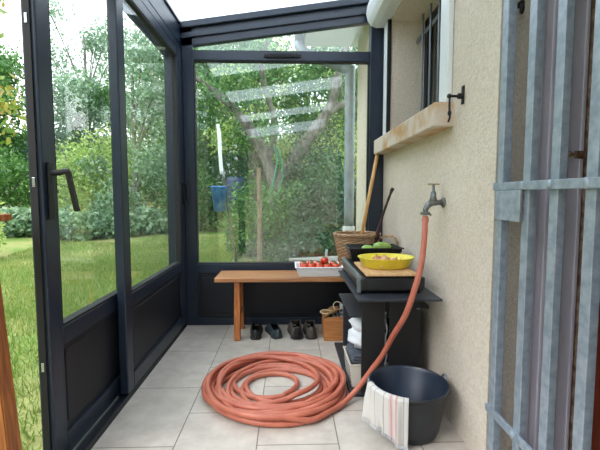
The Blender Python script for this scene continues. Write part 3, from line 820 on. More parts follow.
# tap
tp = thing('water_tap', (.70, 2.0, 1.0), 'old chrome garden tap with brass lever on the beige wall', 'tap')
bm = bmesh.new()
tube(bm, smooth_path([(XW-.001, 1.995, 1.062), (.745, 1.99, 1.062), (.715, 1.985, 1.06), (.695, 1.98, 1.05), (.681, 1.975, 1.028), (.680, 1.973, 1.012)], 5), [.014]*6+[.016]*5+[.017]*5+[.014]*5+[.013]*5, 12)
lathe(bm, [(.026, 0), (.026, .006), (.018, .010)], (0, 0, 0), 16, close_bottom=True)
for v in bm.verts:
    if v.co.z < .02 and abs(v.co.x) < .03 and abs(v.co.y) < .03: v.co = Vector((XW-.001-v.co.z, 1.995+v.co.x, 1.062+v.co.y))
obj('spout', bm, M['tap'], tp, smooth=True)
bm = bmesh.new(); lathe(bm, [(.016, 0), (.019, .012), (.015, .022), (.014, .045), (.007, .055), (.006, .085)], (.722, 1.986, 1.066), 14, close_top=True)
obj('valve_stem', bm, M['tap'], tp, smooth=True)
bm = bmesh.new(); box(bm, .692, .752, 1.981, 1.991, 1.150, 1.158, .003)
obj('lever', bm, M['tap_top'], tp)
bm = bmesh.new(); lathe(bm, [(.012, 0), (.024, .004), (.024, .014), (.014, .018)], (.680, 1.973, 1.0), 8, close_bottom=True, close_top=True); box(bm, .652, .665, 1.968, 1.978, 1.003, 1.013, .002); box(bm, .700, .708, 1.966, 1.976, .996, 1.006, .002)
obj('union_nut', bm, M['tap'], tp)

# ------------------------------------------------------------------ black stand
st = thing('metal_stand', (.53, 2.3, 0), 'matt black panel stand with slate shelves against the beige wall', 'stand')
obj('top_shelf', B(.332, .748, 1.895, 2.66, .582, .594, .002), M['slate'], st)
obj('middle_shelf', B(.332, .70, 2.13, 2.63, .432, .443, .002), M['slate'], st)
obj('bottom_shelf', B(.332, .715, 2.095, 2.86, .002, .02, .002), M['slate'], st)
obj('front_panel', B(.392, .517, 2.10, 2.118, .0205, .5815, .003), M['black_panel'], st)
obj('front_panel', B(.543, .712, 2.10, 2.118, .0205, .5815, .003), M['black_panel'], st)
obj('rear_panel', B(.36, .712, 2.60, 2.618, .0205, .4315, .003), M['slate'], st)
obj('side_panel', B(.700, .713, 2.119, 2.60, .0205, .4315, .002), M['black_panel'], st)
bm = bmesh.new(); prism(bm, [(.713, .545), (.755, .50), (.755, .485), (.713, .49)], 'y', 2.10, 2.12, .001)
obj('bracket', bm, M['black_panel'], st)
bm = bmesh.new(); blob(bm, (.697, 2.098, .488), (.012, .003, .006), 8)
o = obj('oval_badge', bm, M['greymetal'], st)
bm = T(smooth_path([(.53, 2.14, .46), (.522, 2.13, .42), (.535, 2.128, .37), (.528, 2.13, .30), (.536, 2.13, .22), (.53, 2.14, .15), (.532, 2.15, .03)], 5), .004, 6)
o = obj('string', bm, M['white_plastic'], smooth=True); base_at(o, (.53, 2.14, .02)); tag(o, 'thin white string hanging in the slit between the black stand panels', 'string')

# contents
bm = tray_bm(.352, .60, 2.17, 2.42, .0215, .135, .012, .004)
pb = thing('storage_basket', (.47, 2.3, .02), 'cream perforated plastic basket on the bottom shelf of the black stand', 'basket')
obj('shell', bm, M['cream'], pb)
bm = bmesh.new()
for i in range(6):
    for j in range(8):
        z = .04 + i*.018; y = 2.185 + j*.03; x = .352 - .012*(z-.0215)/.135 - .0012
        box(bm, x, x+.001, y, y+.016, z, z+.008)
obj('slots', bm, M['foldgrey'], pb)
bm = bmesh.new()
for i in range(3): box(bm, .352+i*.003, .60, 2.175, 2.41-.01*i, .158+i*.014, .171+i*.014, .005)
o = obj('folded_cloth', bm, M['foldgrey']); base_at(o, (.47, 2.3, .158)); tag(o, 'folded dark grey cloths lying on the cream plastic basket', 'cloth')
bm = bmesh.new(); blob(bm, (.46, 2.3, .268), (.112, .125, .066), 14, .35, 3.5); blob(bm, (.47, 2.3, .352), (.112, .12, .064), 14, .35, 4)
o = obj('white_bag', bm, M['whitecloth'], smooth=True); base_at(o, (.46, 2.3, .2)); tag(o, 'bulging white cloth bundle under the stand shelf, above the grey cloths', 'cloth bundle')

# plancha case
pc = thing('griddle_case', (.52, 2.35, .594), 'flat black enamel griddle case with its lit bevel coloured grey on the stand', 'griddle')
bm = bmesh.new(); box(bm, .362, .69, 2.0, 2.655, .606, .682, .012); obj('body', bm, M['blackbox'], pc)
bm = bmesh.new(); hexa(bm, [(.347, 2.012, .664), (.363, 1.998, .664), (.363, 2.65, .664), (.347, 2.65, .664)], [(.352, 2.012, .682), (.370, 1.998, .6865), (.370, 2.65, .6865), (.352, 2.65, .682)], .002)
hexa(bm, [(.350, 2.01, .600), (.366, 1.998, .600), (.366, 2.02, .600), (.350, 2.03, .600)], [(.347, 2.012, .663), (.363, 1.998, .663), (.363, 2.02, .663), (.347, 2.03, .663)], .002)
obj('lit_bevel', bm, M['greymetal'], pc)  # light caught on the black case's bevel, put in as a grey strip
for x, y in ((.38, 2.03), (.67, 2.03), (.38, 2.62), (.67, 2.62)):
    bm = bmesh.new(); lathe(bm, [(.012, 0), (.012, .013)], (x, y, .5945), 10, close_bottom=True, close_top=True); obj('foot', bm, M['gasket'], pc)
bm = bmesh.new(); box(bm, .69, .702, 2.02, 2.64, .615, .675, .004); obj('side_rail', bm, M['blackbox'], pc)

o = obj('cutting_board', B(.388, .655, 1.982, 2.365, .6895, .7015, .003), M['board']); base_at(o, (.52, 2.17, .6895)); tag(o, 'light wooden cutting board lying on the black griddle case', 'cutting board')

# yellow dish
dc = (.537, 2.185, .702)
bm = bmesh.new()
lathe(bm, [(.0001, 0), (.118, 0), (.128, .006), (.150, .052), (.157, .056), (.157, .059), (.147, .057), (.122, .009), (.0001, .006)], dc, 48, 1, .80)
bmesh.ops.remove_doubles(bm, verts=bm.verts, dist=.0005)
o = obj('oval_dish', bm, M['yellow'], smooth=True); base_at(o, dc); tag(o, 'yellow oval dish of onions on the wooden board', 'dish')
on = thing('onion', (0, 0, 0), 'pinkish-brown onion lying in the yellow dish', 'onion', 'onions in the yellow dish')
bm = bmesh.new(); lathe(bm, [(.0005, .0), (.012, .002), (.022, .012), (.025, .022), (.021, .034), (.010, .043), (.004, .050), (.002, .058), (.0005, .06)], (0, 0, 0), 16)
obj('bulb', bm, M['onion'], on, smooth=True)
bm = bmesh.new()
for i in range(5):
    a = i*1.25; tube(bm, [(0, 0, .002), (.006*math.cos(a), .006*math.sin(a), -.004)], .0008, 4)
obj('roots', bm, M['shallot'], on)
sp = [(-.045, .01, .028, 1.15), (-.015, -.03, .026, 1.1), (.02, .03, .02, 1.0), (.035, -.02, .024, 1.0), (-.08, -.005, .014, .85), (.075, .02, .014, .8), (.0, .0, .02, .9), (-.03, .05, .014, .9)]
for i, (dx, dy, dz, s) in enumerate(sp):
    o = on if i == 0 else dup(on, (0, 0, 0))
    o.location = (dc[0]+dx, dc[1]+dy, dc[2]+dz-.012); o.scale = (s,)*3; o.rotation_euler = (random.uniform(.2, .6), random.uniform(-.5, .5), random.uniform(0, 6))
ga = thing('garlic_clove', (0, 0, 0), 'small pale garlic clove at the edge of the yellow dish', 'garlic', 'garlic cloves in the yellow dish')
bm = bmesh.new(); lathe(bm, [(.0004, 0), (.009, .004), (.012, .012), (.008, .022), (.003, .03), (.0005, .034)], (0, 0, 0), 10, 1, .75)
obj('skin', bm, M['shallot'], ga, smooth=True)
for i in range(16):
    a = i*2*PI/16 + random.uniform(-.1, .1); r = .098 + random.uniform(-.012, .008)
    o = ga if i == 0 else dup(ga, (0, 0, 0))
    o.location = (dc[0]+r*math.cos(a), dc[1]+.8*r*math.sin(a), dc[2]+.012+random.uniform(0, .014)); o.rotation_euler = (random.uniform(.8, 1.6), 0, random.uniform(0, 6))

# black crate
cr = thing('plastic_crate', (.54, 2.555, .69), 'black ribbed plastic crate behind the yellow dish, holding green marrows', 'crate')
bm = tray_bm(.40, .68, 2.475, 2.63, .6895, .082, .028, .006)
obj('shell', bm, M['blackbox'], cr)
bm = bmesh.new()
for i in range(24):
    x = .385 + i*.0135; box(bm, x, x+.005, 2.648, 2.652, .735, .772)
    box(bm, x, x+.005, 2.446, 2.449, .745, .766)
obj('ribs', bm, M['black_plastic'], cr)
for i, (p, r, rz, lab) in enumerate((((.60, 2.55, .765), (.062, .034, .032), .1, 'larger pale green marrow at the right in the black crate'), ((.515, 2.575, .748), (.045, .03, .027), -.2, 'smaller green marrow left of the larger one in the crate'), ((.47, 2.53, .722), (.05, .03, .028), .3, 'green marrow low in the left end of the crate'))):
    mv = thing('marrow', (p[0], p[1], p[2]-r[2]), lab, 'marrow', None, rz)
    bm = bmesh.new(); blob(bm, (0, 0, 0), r, 14)
    for v in bm.verts:
        a = math.atan2(v.co.z, v.co.y); k = 1+.04*math.cos(8*a); v.co.y *= k*(1-.15*v.co.x/r[0]); v.co.z *= k*(1-.15*v.co.x/r[0])
    rot_bm(bm, rz, (0, 0, 0)); bmesh.ops.translate(bm, verts=bm.verts, vec=p)
    obj('fruit', bm, M['marrow'], mv, smooth=True)
    bm = T([(r[0]*.95, 0, 0), (r[0]*1.2, 0, .006)], .006, 6); rot_bm(bm, rz, (0, 0, 0)); bmesh.ops.translate(bm, verts=bm.verts, vec=p)
    obj('stalk', bm, M['stem'], mv)

# ------------------------------------------------------------------ bucket and towel
bc = (.555, 1.79, 0.0); RB, RT, HB = .125, .182, .230
bk = thing('rubber_bucket', bc, 'black rubber builder\'s bucket standing by the wall in front of the stand', 'bucket')
bm = bmesh.new()
lathe(bm, [(.0005, .002), (RB, .002), (RB+.006, .008), (RB+.012, .03), (RB+.017, .033), (RB+.018, .045), (RT-.014, HB-.05), (RT-.009, HB-.03), (RT-.006, HB-.01), (RT+.002, HB-.006), (RT+.002, HB+.003), (RT-.006, HB+.003)], bc, 56)
obj('shell', bm, M['rubber'], bk, smooth=True)
bm = bmesh.new()
lathe(bm, [(RT-.006, HB+.0025), (RT-.014, HB-.012), (RB+.005, .03), (RB-.01, .014), (.0005, .012)], bc, 56)
obj('inner_wall', bm, M['bucket_in'], bk, smooth=True)
for a in (PI*.985, PI*.06):
    c, s = math.cos(a), math.sin(a); ex = Vector((c, s, 0)); tz = Vector((-s, c, 0)); b0 = Vector(bc)
    bm = T(smooth_path([b0+ex*(RT-.004)+tz*-.018+Vector((0,0,HB-.03)), b0+ex*(RT+.004)+tz*-.016+Vector((0,0,HB+.006)), b0+ex*(RT+.004)+Vector((0,0,HB+.018)), b0+ex*(RT+.004)+tz*.016+Vector((0,0,HB+.006)), b0+ex*(RT-.004)+tz*.018+Vector((0,0,HB-.03))], 4), .005, 8)
    obj('handle_lug', bm, M['greymetal'], bk, smooth=True)
pts = [Vector(bc)+Vector((math.cos(a)*(RT+.006), math.sin(a)*(RT+.006), HB-.012)) for a in [PI*.985 - (PI*.925)*k/20 for k in range(21)]]
obj('bail_handle', T(pts, .0035, 8), M['greymetal'], bk, smooth=True)

# towel: hangs over the rim between left and front
bm = bmesh.new(); uvl = bm.loops.layers.uv.new('UVMap')
nu, nv = 44, 34; a0, a1 = PI*1.02, PI*1.41
V = []; 
for i in range(nu+1):
    u = i/nu; a = a0 + (a1-a0)*u; row = []
    drop = .150 + .060*u + .008*math.sin(u*9)
    for j in range(nv+1):
        v = j/nv
        s = v*(.07+.02+drop)             # arc length: inside, over, outside
        fold = .007*math.sin(u*24+1.0) + .004*math.sin(u*41)
        if s < .07: q = (.07-s)/.07; r = RT-.018-.014*q; z = HB+.006-.065*q
        elif s < .09: q = (s-.07)/.02; r = RT-.018+.030*q; z = HB+.006+.007*math.sin(q*PI)
        else:
            q = (s-.09); r = RT+.013 - q*.07 + fold*min(1, q*14) + .010*max(0, .3-u)*q*60; z = HB+.006-q
        zz = max(z, .006)
        row.append(bm.verts.new((bc[0]+r*math.cos(a), bc[1]+r*math.sin(a), zz)))
    V.append(row)
for i in range(nu):
    for j in range(nv):
        f = bm.faces.new((V[i][j], V[i+1][j], V[i+1][j+1], V[i][j+1]))
        for l, (uu, vv) in zip(f.loops, ((i, j), (i+1, j), (i+1, j+1), (i, j+1))): l[uvl].uv = (uu/nu, vv/nv)
tw = thing('kitchen_towel', (bc[0]-.12, bc[1]-.13, 0), 'white kitchen towel with thin red stripes draped over the bucket rim', 'towel')
ends = [V[i][nv].co.copy() for i in range(nu+1)]
o = obj('cloth', bm, M['towel'], tw, smooth=True); so = o.modifiers.new('s', 'SOLIDIFY'); so.thickness = .003
bm = bmesh.new()
for i in range(nu+1):
    for k in (0, .5):
        e = ends[i].lerp(ends[min(i+1, nu)], k); d = Vector((random.uniform(-.003, .003), random.uniform(-.003, .003), -min(.012, e.z-.002)))
        tube(bm, [e, e+d], .0009, 4)
obj('fringe', bm, M['whitecloth'], tw)

# ------------------------------------------------------------------ timber stand at the left edge, outside the open door
ws = thing('timber_table', (-1.15, 1.30, -.13), 'orange-brown timber table with square legs outside at the left edge', 'table')
bm = B(-1.9, -.985, 1.20, 1.62, 1.035, 1.058, .003); 
obj('table_top', B(-1.75, -.985, 1.29, 1.45, 1.01, 1.034, .003), M['timber'], ws)
for x in (-1.68, -.935):
    bm = bmesh.new()
    y = 1.33
    dx = .05 if x > -1 else -.02
    hexa(bm, [(x-.09+dx, y-.035, -.125), (x-.025+dx, y-.035, -.125), (x-.025+dx, y+.035, -.125), (x-.09+dx, y+.035, -.125)], [(x-.095, y-.03, 1.007), (x-.05, y-.03, 1.007), (x-.05, y+.03, 1.007), (x-.095, y+.03, 1.007)], .004)
    obj('leg', bm, M['timber'], ws)

# ------------------------------------------------------------------ garden
def leaf_mesh(name, blobs, n, size, m, parent=None, seed=1, hollow=.55, asp=.5, up=0.0):
    rs = np.random.RandomState(seed)
    w = np.array([b[3]*b[4]*b[5] for b in blobs])**.67; w = w/w.sum()
    idx = rs.choice(len(blobs), n, p=w); Bm = np.array(blobs)[idx]
    d = rs.normal(size=(n, 3)); d /= np.linalg.norm(d, axis=1)[:, None]
    r = (hollow + (1-hollow)*rs.rand(n))*(1+.22*np.sin(d[:,0]*5+Bm[:,0]*3)*np.cos(d[:,2]*6+Bm[:,1]*2)+.12*np.sin(d[:,1]*11+idx))
    c = Bm[:, :3] + d*Bm[:, 3:6]*r[:, None]
    # clump the leaves to twigs
    tw = rs.normal(size=(n//12+1, 3))*0
    g = rs.normal(size=(n, 3)); g[:, 2] += up; g /= np.linalg.norm(g, axis=1)[:, None]
    h = rs.normal(size=(n, 3)); h -= g*(h*g).sum(1)[:, None]; h /= np.linalg.norm(h, axis=1)[:, None]
    s = size*(.6+.8*rs.rand(n))[:, None]
    base = c - g*s; tip = c + g*s; l = c + h*s*asp; q = c - h*s*asp
    co = np.stack([base, l, tip, q], 1).reshape(-1, 3)
    if parent is not None: co = co - np.array(root_matrix(parent).translation)
    me = bpy.data.meshes.new(name); me.vertices.add(4*n); me.vertices.foreach_set('co', co.ravel())
    me.loops.add(4*n); me.loops.foreach_set('vertex_index', np.arange(4*n)); me.polygons.add(n)
    me.polygons.foreach_set('loop_start', np.arange(n)*4); me.update(calc_edges=True); me.materials.append(m)
    o = bpy.data.objects.new(name, me); link(o, parent); return o
sd = [10]
def bush(name, x, y, rx, rz, m, n, size, label, cat='shrub', group=None, hollow=.55, low=True, extra=()):
    z = ground_z(x, y)
    t = thing(name, (x, y, z), label, cat, group); sd[0] += 1
    bl = [(x, y, z+rz, rx, rx, rz), (x-rx*.45, y-rx*.3, z+rz*.75, rx*.7, rx*.7, rz*.75), (x+rx*.5, y+.1, z+rz*.8, rx*.65, rx*.65, rz*.8)] + list(extra)
    leaf_mesh('foliage', bl, n, size, m, t, sd[0], hollow)
    bm = bmesh.new(); rr = random.Random(sd[0])
    for k in range(7):
        a = rr.uniform(0, 6.3); e = (x+math.cos(a)*rx*.7, y+math.sin(a)*rx*.7, z+rz*rr.uniform(1.0, 1.7))
        tube(bm, smooth_path([(x+math.cos(a)*.05, y+math.sin(a)*.05, z-.05), (x+math.cos(a)*rx*.25, y+math.sin(a)*rx*.25, z+rz*.6), e], 4), [.03]*4+[.02]*4+[.008], 6)
    obj('stems', bm, M['bark'], t)
    return t
def tree(x, y, h, cr_, m, n, size, label, cat='tree', group=None, trunk_r=.14, lean=(0, 0), hollow=.25, low=.35, sparse=6):
    z = ground_z(x, y); sd[0] += 1; rr = random.Random(sd[0])
    t = thing('tree', (x, y, z), label, cat, group)
    top = Vector((x+lean[0], y+lean[1], z+h*.8))
    bm = bmesh.new()
    tube(bm, smooth_path([(x, y, z-.1), (x+lean[0]*.3, y+lean[1]*.3, z+h*.35), top], 6), [trunk_r*(1-.05*i) for i in range(13)], 9)
    bl = []
    for k in range(sparse):
        a = rr.uniform(0, 6.3); q = rr.uniform(.35, 1); zz = z+h*rr.uniform(low, .95)
        e = Vector((top.x*(zz-z)/(h) + x*(1-(zz-z)/h) + math.cos(a)*cr_*q, y+math.sin(a)*cr_*q, zz))
        s = Vector((x+lean[0]*.5, y+lean[1]*.5, z+(zz-z)*.55))
        tube(bm, smooth_path([s, s.lerp(e, .5)+Vector((0, 0, .15)), e], 4), [trunk_r*.4]*4+[trunk_r*.25]*4+[.01], 6)
        R = cr_*rr.uniform(.38, .6); bl.append((e.x, e.y, e.z, R, R, R*.8))
    obj('trunk', bm, M['bark'], t, smooth=True)
    leaf_mesh('crown', bl, n, size, m, t, sd[0], hollow)
    return t

# left view: hostas, shrubs, trees
for i, (x, y) in enumerate(((-7.6, 10.3), (-6.7, 9.9), (-5.9, 10.2), (-5.2, 9.8), (-4.5, 10.3), (-3.8, 10.9), (-8.4, 10.9))):
    z = ground_z(x, y); t = thing('leafy_perennial', (x, y, z), 'low grey-green broad-leaved perennial clump in the bed beyond the lawn', 'plant', 'perennial clumps bordering the lawn')
    leaf_mesh('foliage', [(x, y, z+.32, .55, .45, .42), (x+.3, y+.1, z+.25, .4, .35, .3)], 1300, .075, M['leaf_grey'], t, 40+i, .5, .55)
    bm = bmesh.new()
    for k in range(6): a = k*1.05; tube(bm, [(x, y, z-.03), (x+.3*math.cos(a), y+.3*math.sin(a), z+.45)], .008, 5)
    obj('stems', bm, M['stem'], t)
bush('shrub', -6.3, 13.2, 1.35, 1.45, M['leaf_light'], 9000, .055, 'rounded pale yellow-green shrub behind the perennial bed, seen through the near door')
bush('shrub', -9.6, 13.6, 1.3, 1.15, M['leaf_mid'], 6000, .06, 'bright green shrub seen left of the open door edge')
bush('shrub', -3.4, 14.2, 1.5, 1.7, M['leaf_mid'], 8000, .06, 'mid green shrub beyond the lawn, seen through the far sliding door')
bush('shrub', -10.5, 19, 2.2, 1.6, M['leaf_dark'], 6000, .08, 'dark green shrub at the back of the garden, far left')
treesL = [(-14.5, 20, 7.2, 2.6, 'leaf_mid', 'leafy tree at the back, left of the open door edge'),
          (-10.2, 20, 6.0, 2.4, 'leaf_grey', 'broad grey-green tree behind the pale shrub'),
          (-7.0, 21, 5.6, 2.4, 'leaf_mid', 'mid green tree behind the pale shrub, right of the broad one'),
          (-12.2, 25, 11.5, 2.6, 'leaf_grey', 'tall thin grey-green tree rising against the white sky'),
          (-8.0, 26, 9.5, 3.0, 'leaf_grey', 'tall tree with open crown against the sky, seen through the near door'),
          (-4.9, 18, 8.0, 2.6, 'leaf_grey', 'grey-green tree seen at the left of the far sliding door'),
          (-2.6, 20, 7.5, 2.4, 'leaf_mid', 'mid green tree seen at the right of the far sliding door'),
          (-19.5, 23, 8, 2.8, 'leaf_dark', 'dark tree furthest left, mostly beyond the open doorway')]
for (x, y, h, c, m, lab) in treesL:
    tree(x, y, h, c, M[m], 9000 if h < 9 else 4200, .10, lab, sparse=9, low=.15 if h < 9 else .45, trunk_r=.15)
# hedge line closing the garden
for i in range(15):
    x = -24 + i*2.9; y = 27 + (i % 3)*.7
    z = ground_z(x, y); t = thing('hedge_shrub', (x, y, z), 'dark hedge shrub in the row closing the back of the garden', 'hedge', 'hedge row at the back of the garden')
    leaf_mesh('foliage', [(x, y, z+1.5, 2.1, 1.2, 1.9), (x+.8, y-.3, z+2.6, 1.2, 1, 1.3)], 4200, .13, M['leaf_dark'] if i % 2 else M['leaf_mid'], t, 90+i, .5)
    bm = bmesh.new()
    for k in range(3): tube(bm, [(x+k*.5-.5, y, z-.1), (x+k*.9-.9, y, z+2.4)], .05, 6)
    obj('stems', bm, M['bark'], t)
for i, (x, y) in enumerate([(-13 - .6*(k % 2), 15.5 - 3.0*k) for k in range(11)]):  # trees out of view, added so glass and metal mirror less bright sky
    z = ground_z(x, y); t = thing('added_hedge_tree', (x, y, z), 'unseen leafy tree added on the left to darken the sky reflected in glass and metal', 'hedge', 'unseen trees added on the left to darken reflected sky')
    leaf_mesh('foliage', [(x, y, z+1.6, 1.3, 1.7, 1.7), (x+.2, y-.5, z+3.2, 1.2, 1.4, 1.4), (x, y+.6, z+4.3, 1.0, 1.1, 1.1)], 3200, .15, M['leaf_dark'] if i % 2 else M['leaf_mid'], t, 190+i, .5)
    bm = T([(x, y, z-.1), (x, y, z+4)], .09, 7); obj('trunk', bm, M['bark'], t)
for i in range(7):  # more unseen trees, added to cover the sky mirrored in the far window
    x = -14 + 2.5*i; y = -15 - .7*(i % 2); z = ground_z(x, y)
    t = thing('added_hedge_tree', (x, y, z), 'unseen leafy tree added behind the viewer to cover sky mirrored in the far window', 'hedge', 'unseen trees added behind the viewer to cover mirrored sky')
    leaf_mesh('foliage', [(x, y, z+1.6, 1.7, 1.3, 1.7), (x-.4, y, z+3.2, 1.4, 1.2, 1.4), (x+.5, y, z+4.6, 1.2, 1.0, 1.2)], 3200, .15, M['leaf_dark'] if i % 2 else M['leaf_mid'], t, 230+i, .5)
    bm = T([(x, y, z-.1), (x, y, z+4)], .09, 7); obj('trunk', bm, M['bark'], t)
# yellowing branches near the opening
tree(-4.6, 5.1, 4.7, 1.3, M['leaf_yellow'], 3000, .055, 'young fruit tree with yellowing leaves just outside the open door', sparse=9, low=.42, trunk_r=.05, hollow=.3)
bush('shrub', -5.9, 7.3, .6, .75, M['leaf_light'], 1800, .05, 'small light green shrub outside the open door, below the fruit tree')
bush('shrub', -4.6, 10.9, .6, .8, M['leaf_grey'], 1500, .05, 'grey-green flowering shrub just behind the perennial clumps')

# far window view
ft = thing('fruit_tree', (-.15, 8.6, -.13), 'old grey leaning fruit tree with forked trunk beyond the far window', 'tree')
bm = bmesh.new()
tube(bm, smooth_path([(-.25, 8.6, -.2), (-.28, 8.6, .6), (-.18, 8.6, 1.3), (.35, 8.6, 2.2), (.85, 8.55, 2.9), (1.0, 8.5, 3.5), (1.25, 8.5, 4.4)], 6), [.17]*13+[.15]*6+[.12]*6+[.1]*6+[.07]*6, 10)
tube(bm, smooth_path([(.75, 8.55, 2.75), (1.15, 8.5, 3.0), (1.6, 8.4, 3.1)], 5), [.07]*6+[.04]*5, 8)
tube(bm, smooth_path([(-.28, 8.6, .9), (-.42, 8.6, 1.7), (-.9, 8.5, 2.6), (-1.5, 8.4, 3.2), (-2.3, 8.3, 3.7)], 5), [.13]*6+[.11]*5+[.08]*5+[.05]*5, 8)
tube(bm, smooth_path([(-.45, 8.6, 1.8), (-.3, 8.6, 2.6), (-.55, 8.5, 3.6), (-.4, 8.5, 4.4)], 5), [.08]*6+[.06]*5+[.04]*5, 8)
for v in bm.verts: v.co += Vector(mnoise.noise_vector(v.co*5))*.02
obj('trunk', bm, M['bark'], ft, smooth=True)
leaf_mesh('crown', [(-1.9, 9.2, 3.3, 1.0, .9, .7), (-.5, 9.4, 3.9, 1.1, .9, .8), (.9, 9.3, 4.2, 1.1, .9, .8), (.2, 9.6, 3.2, .8, .8, .6), (-1.2, 8.0, 4.2, .9, .8, .5), (-1.0, 9.3, 2.5, .7, .7, .5), (1.8, 8.8, 3.3, .8, .8, .6), (.2, 7.6, 4.4, 1, .7, .4), (-1.0, 8.0, 3.2, .7, .5, .5), (-.3, 8.1, 2.4, .45, .35, .35)], 9500, .05, M['leaf_mid'], ft, 301, .2)
bush('shrub', -.05, 7.2, .62, .72, M['leaf_mid'], 6500, .035, 'mid green leafy shrub in front of the old tree, beyond the far window')
bush('shrub', .75, 7.0, .7, .95, M['leaf_dark'], 8000, .037, 'dense dark green shrub beside the downpipe, beyond the far window')
bush('shrub', -.72, 7.9, .5, .8, M['leaf_mid'], 5000, .035, 'mid green shrub behind the pale stake')
bush('shrub', .35, 6.1, .5, .42, M['leaf_dark'], 4500, .03, 'low dark shrub close outside the far window, behind the board built for the reflection strip')
bush('shrub', .55, 8.6, .7, 1.35, M['leaf_dark'], 7000, .042, 'tall dark shrub under the leaning branch')
bush('shrub', 1.5, 9.5, .9, 1.6, M['leaf_light'], 6000, .045, 'tall yellow-green shrub between the leaning branch and the downpipe')
bush('shrub', -2.6, 11.5, .9, .9, M['leaf_mid'], 5000, .045, 'rounded shrub at the end of the lawn, left of the blue pot')
bush('shrub', -1.4, 12.0, 1.0, 1.3, M['leaf_dark'], 6000, .05, 'dark shrub at the end of the lawn, right behind the blue pot')
bush('shrub', .1, 12.5, 1.2, 1.5, M['leaf_mid'], 6000, .05, 'mid green shrub deep behind the old tree trunk')
tree(-2.3, 14.0, 6.3, 2.0, M['leaf_mid'], 9000, .07, 'leafy tree behind the left part of the far window', sparse=10, low=.3, trunk_r=.12)
tree(.6, 14.5, 6.6, 2.2, M['leaf_light'], 9000, .075, 'pale green tree behind the middle of the far window', sparse=10, low=.3, trunk_r=.12)
tree(3.2, 14.0, 6.2, 2.2, M['leaf_dark'], 8000, .075, 'dark green tree behind the house corner', sparse=9, low=.2, trunk_r=.12)
tree(-.9, 11.2, 5.2, 1.3, M['leaf_light'], 8000, .05, 'yellow-green leafy tree just behind the left fork of the old tree', sparse=9, low=.42, trunk_r=.08)
tree(1.3, 11.6, 5.4, 1.3, M['leaf_mid'], 8000, .05, 'leafy tree just behind the leaning branch of the old tree', sparse=9, low=.4, trunk_r=.08)
tree(-4.6, 12.2, 5.6, 1.5, M['leaf_grey'], 5000, .06, 'grey-green tree at the left side of the far window', sparse=8, low=.3, trunk_r=.1)

# blue pot on a dark pole
pp = thing('pole_with_pot', (-.98, 6.3, -.13), 'blue plastic pot on a dark leaning pole, with a white reflection streak built as a tube', 'pole')
obj('pole', T([(-.86, 6.3, -.2), (-1.0, 6.3, .75), (-1.16, 6.3, 2.15)], [.022, .02, .014], 8), M['pole'], pp)
bm = bmesh.new(); lathe(bm, [(.09, 0), (.112, .36), (.12, .365), (.12, .385), (.108, .385), (.086, .01)], (-1.13, 6.2, .85), 24, close_bottom=True)
for v in bm.verts: v.co.x += (v.co.z-1.0)*-.06
obj('pot', bm, M['bluepot'], pp, smooth=True)
bm = T(smooth_path([(-1.10, 6.27, 1.42), (-1.12, 6.27, 1.7), (-1.13, 6.27, 2.0), (-1.15, 6.27, 2.18)], 4), [.028]*5+[.03]*5+[.024]*3, 12)
obj('tube', bm, M['white_plastic'], pp, smooth=True)  # white streak reflected in the window, modelled as a solid tube
pp.location.x += .06
bm = T([(-.45, 6.0, -.2), (-.44, 6.0, .8), (-.45, 6.0, 1.5)], [.036, .034, .03], 8)
o = obj('garden_stake', bm, M['stake']); base_at(o, (-.45, 6.0, -.15)); tag(o, 'pale weathered wooden stake in front of the shrubs', 'stake')
bm = bmesh.new(); lathe(bm, [(.2, 0), (.215, .2), (.2, .45), (.215, .7), (.2, .9), (.17, .93)], (-1.15, 8.7, ground_z(-1.15, 8.7)-.01), 24, close_bottom=True, close_top=True)
for v in bm.verts: pass
o = obj('water_drum', bm, M['navydrum'], smooth=True); base_at(o, (-1.15, 8.7, -.13)); o.scale = (1, 1, 1.75); tag(o, 'tall navy water drum standing behind the blue pot', 'drum')
bm = T(smooth_path([(-.30, 8.40, 2.1), (-.17, 8.36, 1.9), (-.14, 8.36, 1.4), (-.30, 8.36, .9), (-.42, 8.36, .8), (-.36, 8.38, 1.2), (-.24, 8.38, 1.8), (-.3, 8.41, 2.08)], 6), .018, 8)
o = obj('green_hose', bm, M['greenhose'], smooth=True); base_at(o, (-.28, 8.38, .8)); tag(o, 'loop of green hose hung on the old tree trunk', 'hose')
M['pale_reflection'] = mat('pale_reflection_tone', rgb(176, 168, 164), .7)  # faint reflection strip built as a board, its dim tone put into the colour
bd = thing('reflection_board', (.28, 3.9, -.13), 'pale reflection strip built as a board on legs just outside the far window', 'board')
bm = bmesh.new(); hexa(bm, [(.0, 3.86, .455), (.56, 3.74, .455), (.56, 4.1, .455), (.0, 3.93, .455)], [(.0, 3.86, .475), (.56, 3.74, .475), (.56, 4.1, .475), (.0, 3.93, .475)], .003)
obj('board', bm, M['pale_reflection'], bd)
for x in (.08, .5):
    obj('leg', B(x-.02, x+.02, 3.87, 3.91, -.14, .4545), M['stake'], bd)
bm = T([(.36, 3.88, .475), (.37, 3.88, .57)], .012, 8); o = obj('board_peg', bm, M['white_plastic'], bd)

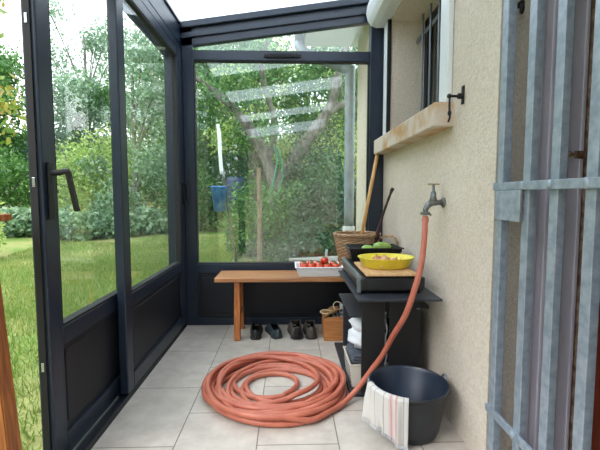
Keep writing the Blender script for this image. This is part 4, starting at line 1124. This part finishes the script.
# grass blades near the door and beyond the window
def grass(name, x0, x1, y0, y1, n, label, seed, h=.05):
    rs = np.random.RandomState(seed)
    x = rs.uniform(x0, x1, n); y = rs.uniform(y0, y1, n); z = np.array([ground_z(a, b) for a, b in zip(x, y)])
    a = rs.uniform(0, 6.3, n); w = .005; hh = h*(.5+rs.rand(n)); lx = rs.normal(size=n)*.025; ly = rs.normal(size=n)*.025
    p0 = np.stack([x-w*np.cos(a), y-w*np.sin(a), z-.01], 1); p1 = np.stack([x+w*np.cos(a), y+w*np.sin(a), z-.01], 1); p2 = np.stack([x+lx, y+ly, z+hh], 1)
    co = np.stack([p0, p1, p2], 1).reshape(-1, 3)
    me = bpy.data.meshes.new(name); me.vertices.add(3*n); me.vertices.foreach_set('co', co.ravel()); me.loops.add(3*n)
    me.loops.foreach_set('vertex_index', np.arange(3*n)); me.polygons.add(n); me.polygons.foreach_set('loop_start', np.arange(n)*3)
    me.update(calc_edges=True); me.materials.append(M['blade'])
    o = bpy.data.objects.new(name, me); link(o); tag(o, label, 'grass', kind='stuff')
grass('lawn_grass', -5.5, -1.1, 1.2, 9.5, 70000, 'short patchy grass of the lawn outside the sliding doors', 5)
grass('lawn_grass', -3.5, 1.0, 3.9, 10.5, 40000, 'grass of the lawn beyond the far window', 6, .06)

# ------------------------------------------------------------------ world and light
w = bpy.data.worlds.new('sky'); scn.world = w; w.use_nodes = True
N = w.node_tree.nodes; L = w.node_tree.links
bg = N['Background']
tc = N.new('ShaderNodeTexCoord'); nz = N.new('ShaderNodeTexNoise'); nz.inputs['Scale'].default_value = 2.6; nz.inputs['Detail'].default_value = 5
cr = N.new('ShaderNodeValToRGB'); cr.color_ramp.elements[0].position = .35; cr.color_ramp.elements[0].color = (.80, .90, 1.0, 1)
cr.color_ramp.elements[1].position = .62; cr.color_ramp.elements[1].color = (1, 1, 1, 1)
L.new(tc.outputs['Generated'], nz.inputs['Vector']); L.new(nz.outputs['Fac'], cr.inputs['Fac']); L.new(cr.outputs[0], bg.inputs['Color'])
bg.inputs['Strength'].default_value = 1.9
sl = bpy.data.lights.new('hazy_sun', 'SUN'); sl.energy = 1.0; sl.angle = math.radians(25); sl.color = (1, .97, .92)
so = bpy.data.objects.new('hazy_sun', sl); link(so); so.rotation_euler = (math.radians(28), math.radians(-38), 0)

# ------------------------------------------------------------------ camera
cd = bpy.data.cameras.new('camera'); cd.sensor_width = 36; cd.lens = 24.0; cd.clip_start = .02; cd.clip_end = 300
cam = bpy.data.objects.new('camera', cd); link(cam); cam.location = (0, 0, 1.1)
cam.rotation_euler = (math.radians(90-4.29), 0, math.radians(-1.58))
scn.camera = cam
scn.view_settings.view_transform = 'Standard'; scn.view_settings.look = 'None'; scn.view_settings.gamma = 1
scn.view_settings.use_curve_mapping = False; scn.view_settings.exposure = 0.97
scn.cycles.transparent_max_bounces = 32; scn.cycles.max_bounces = 10; scn.cycles.sample_clamp_indirect = 6
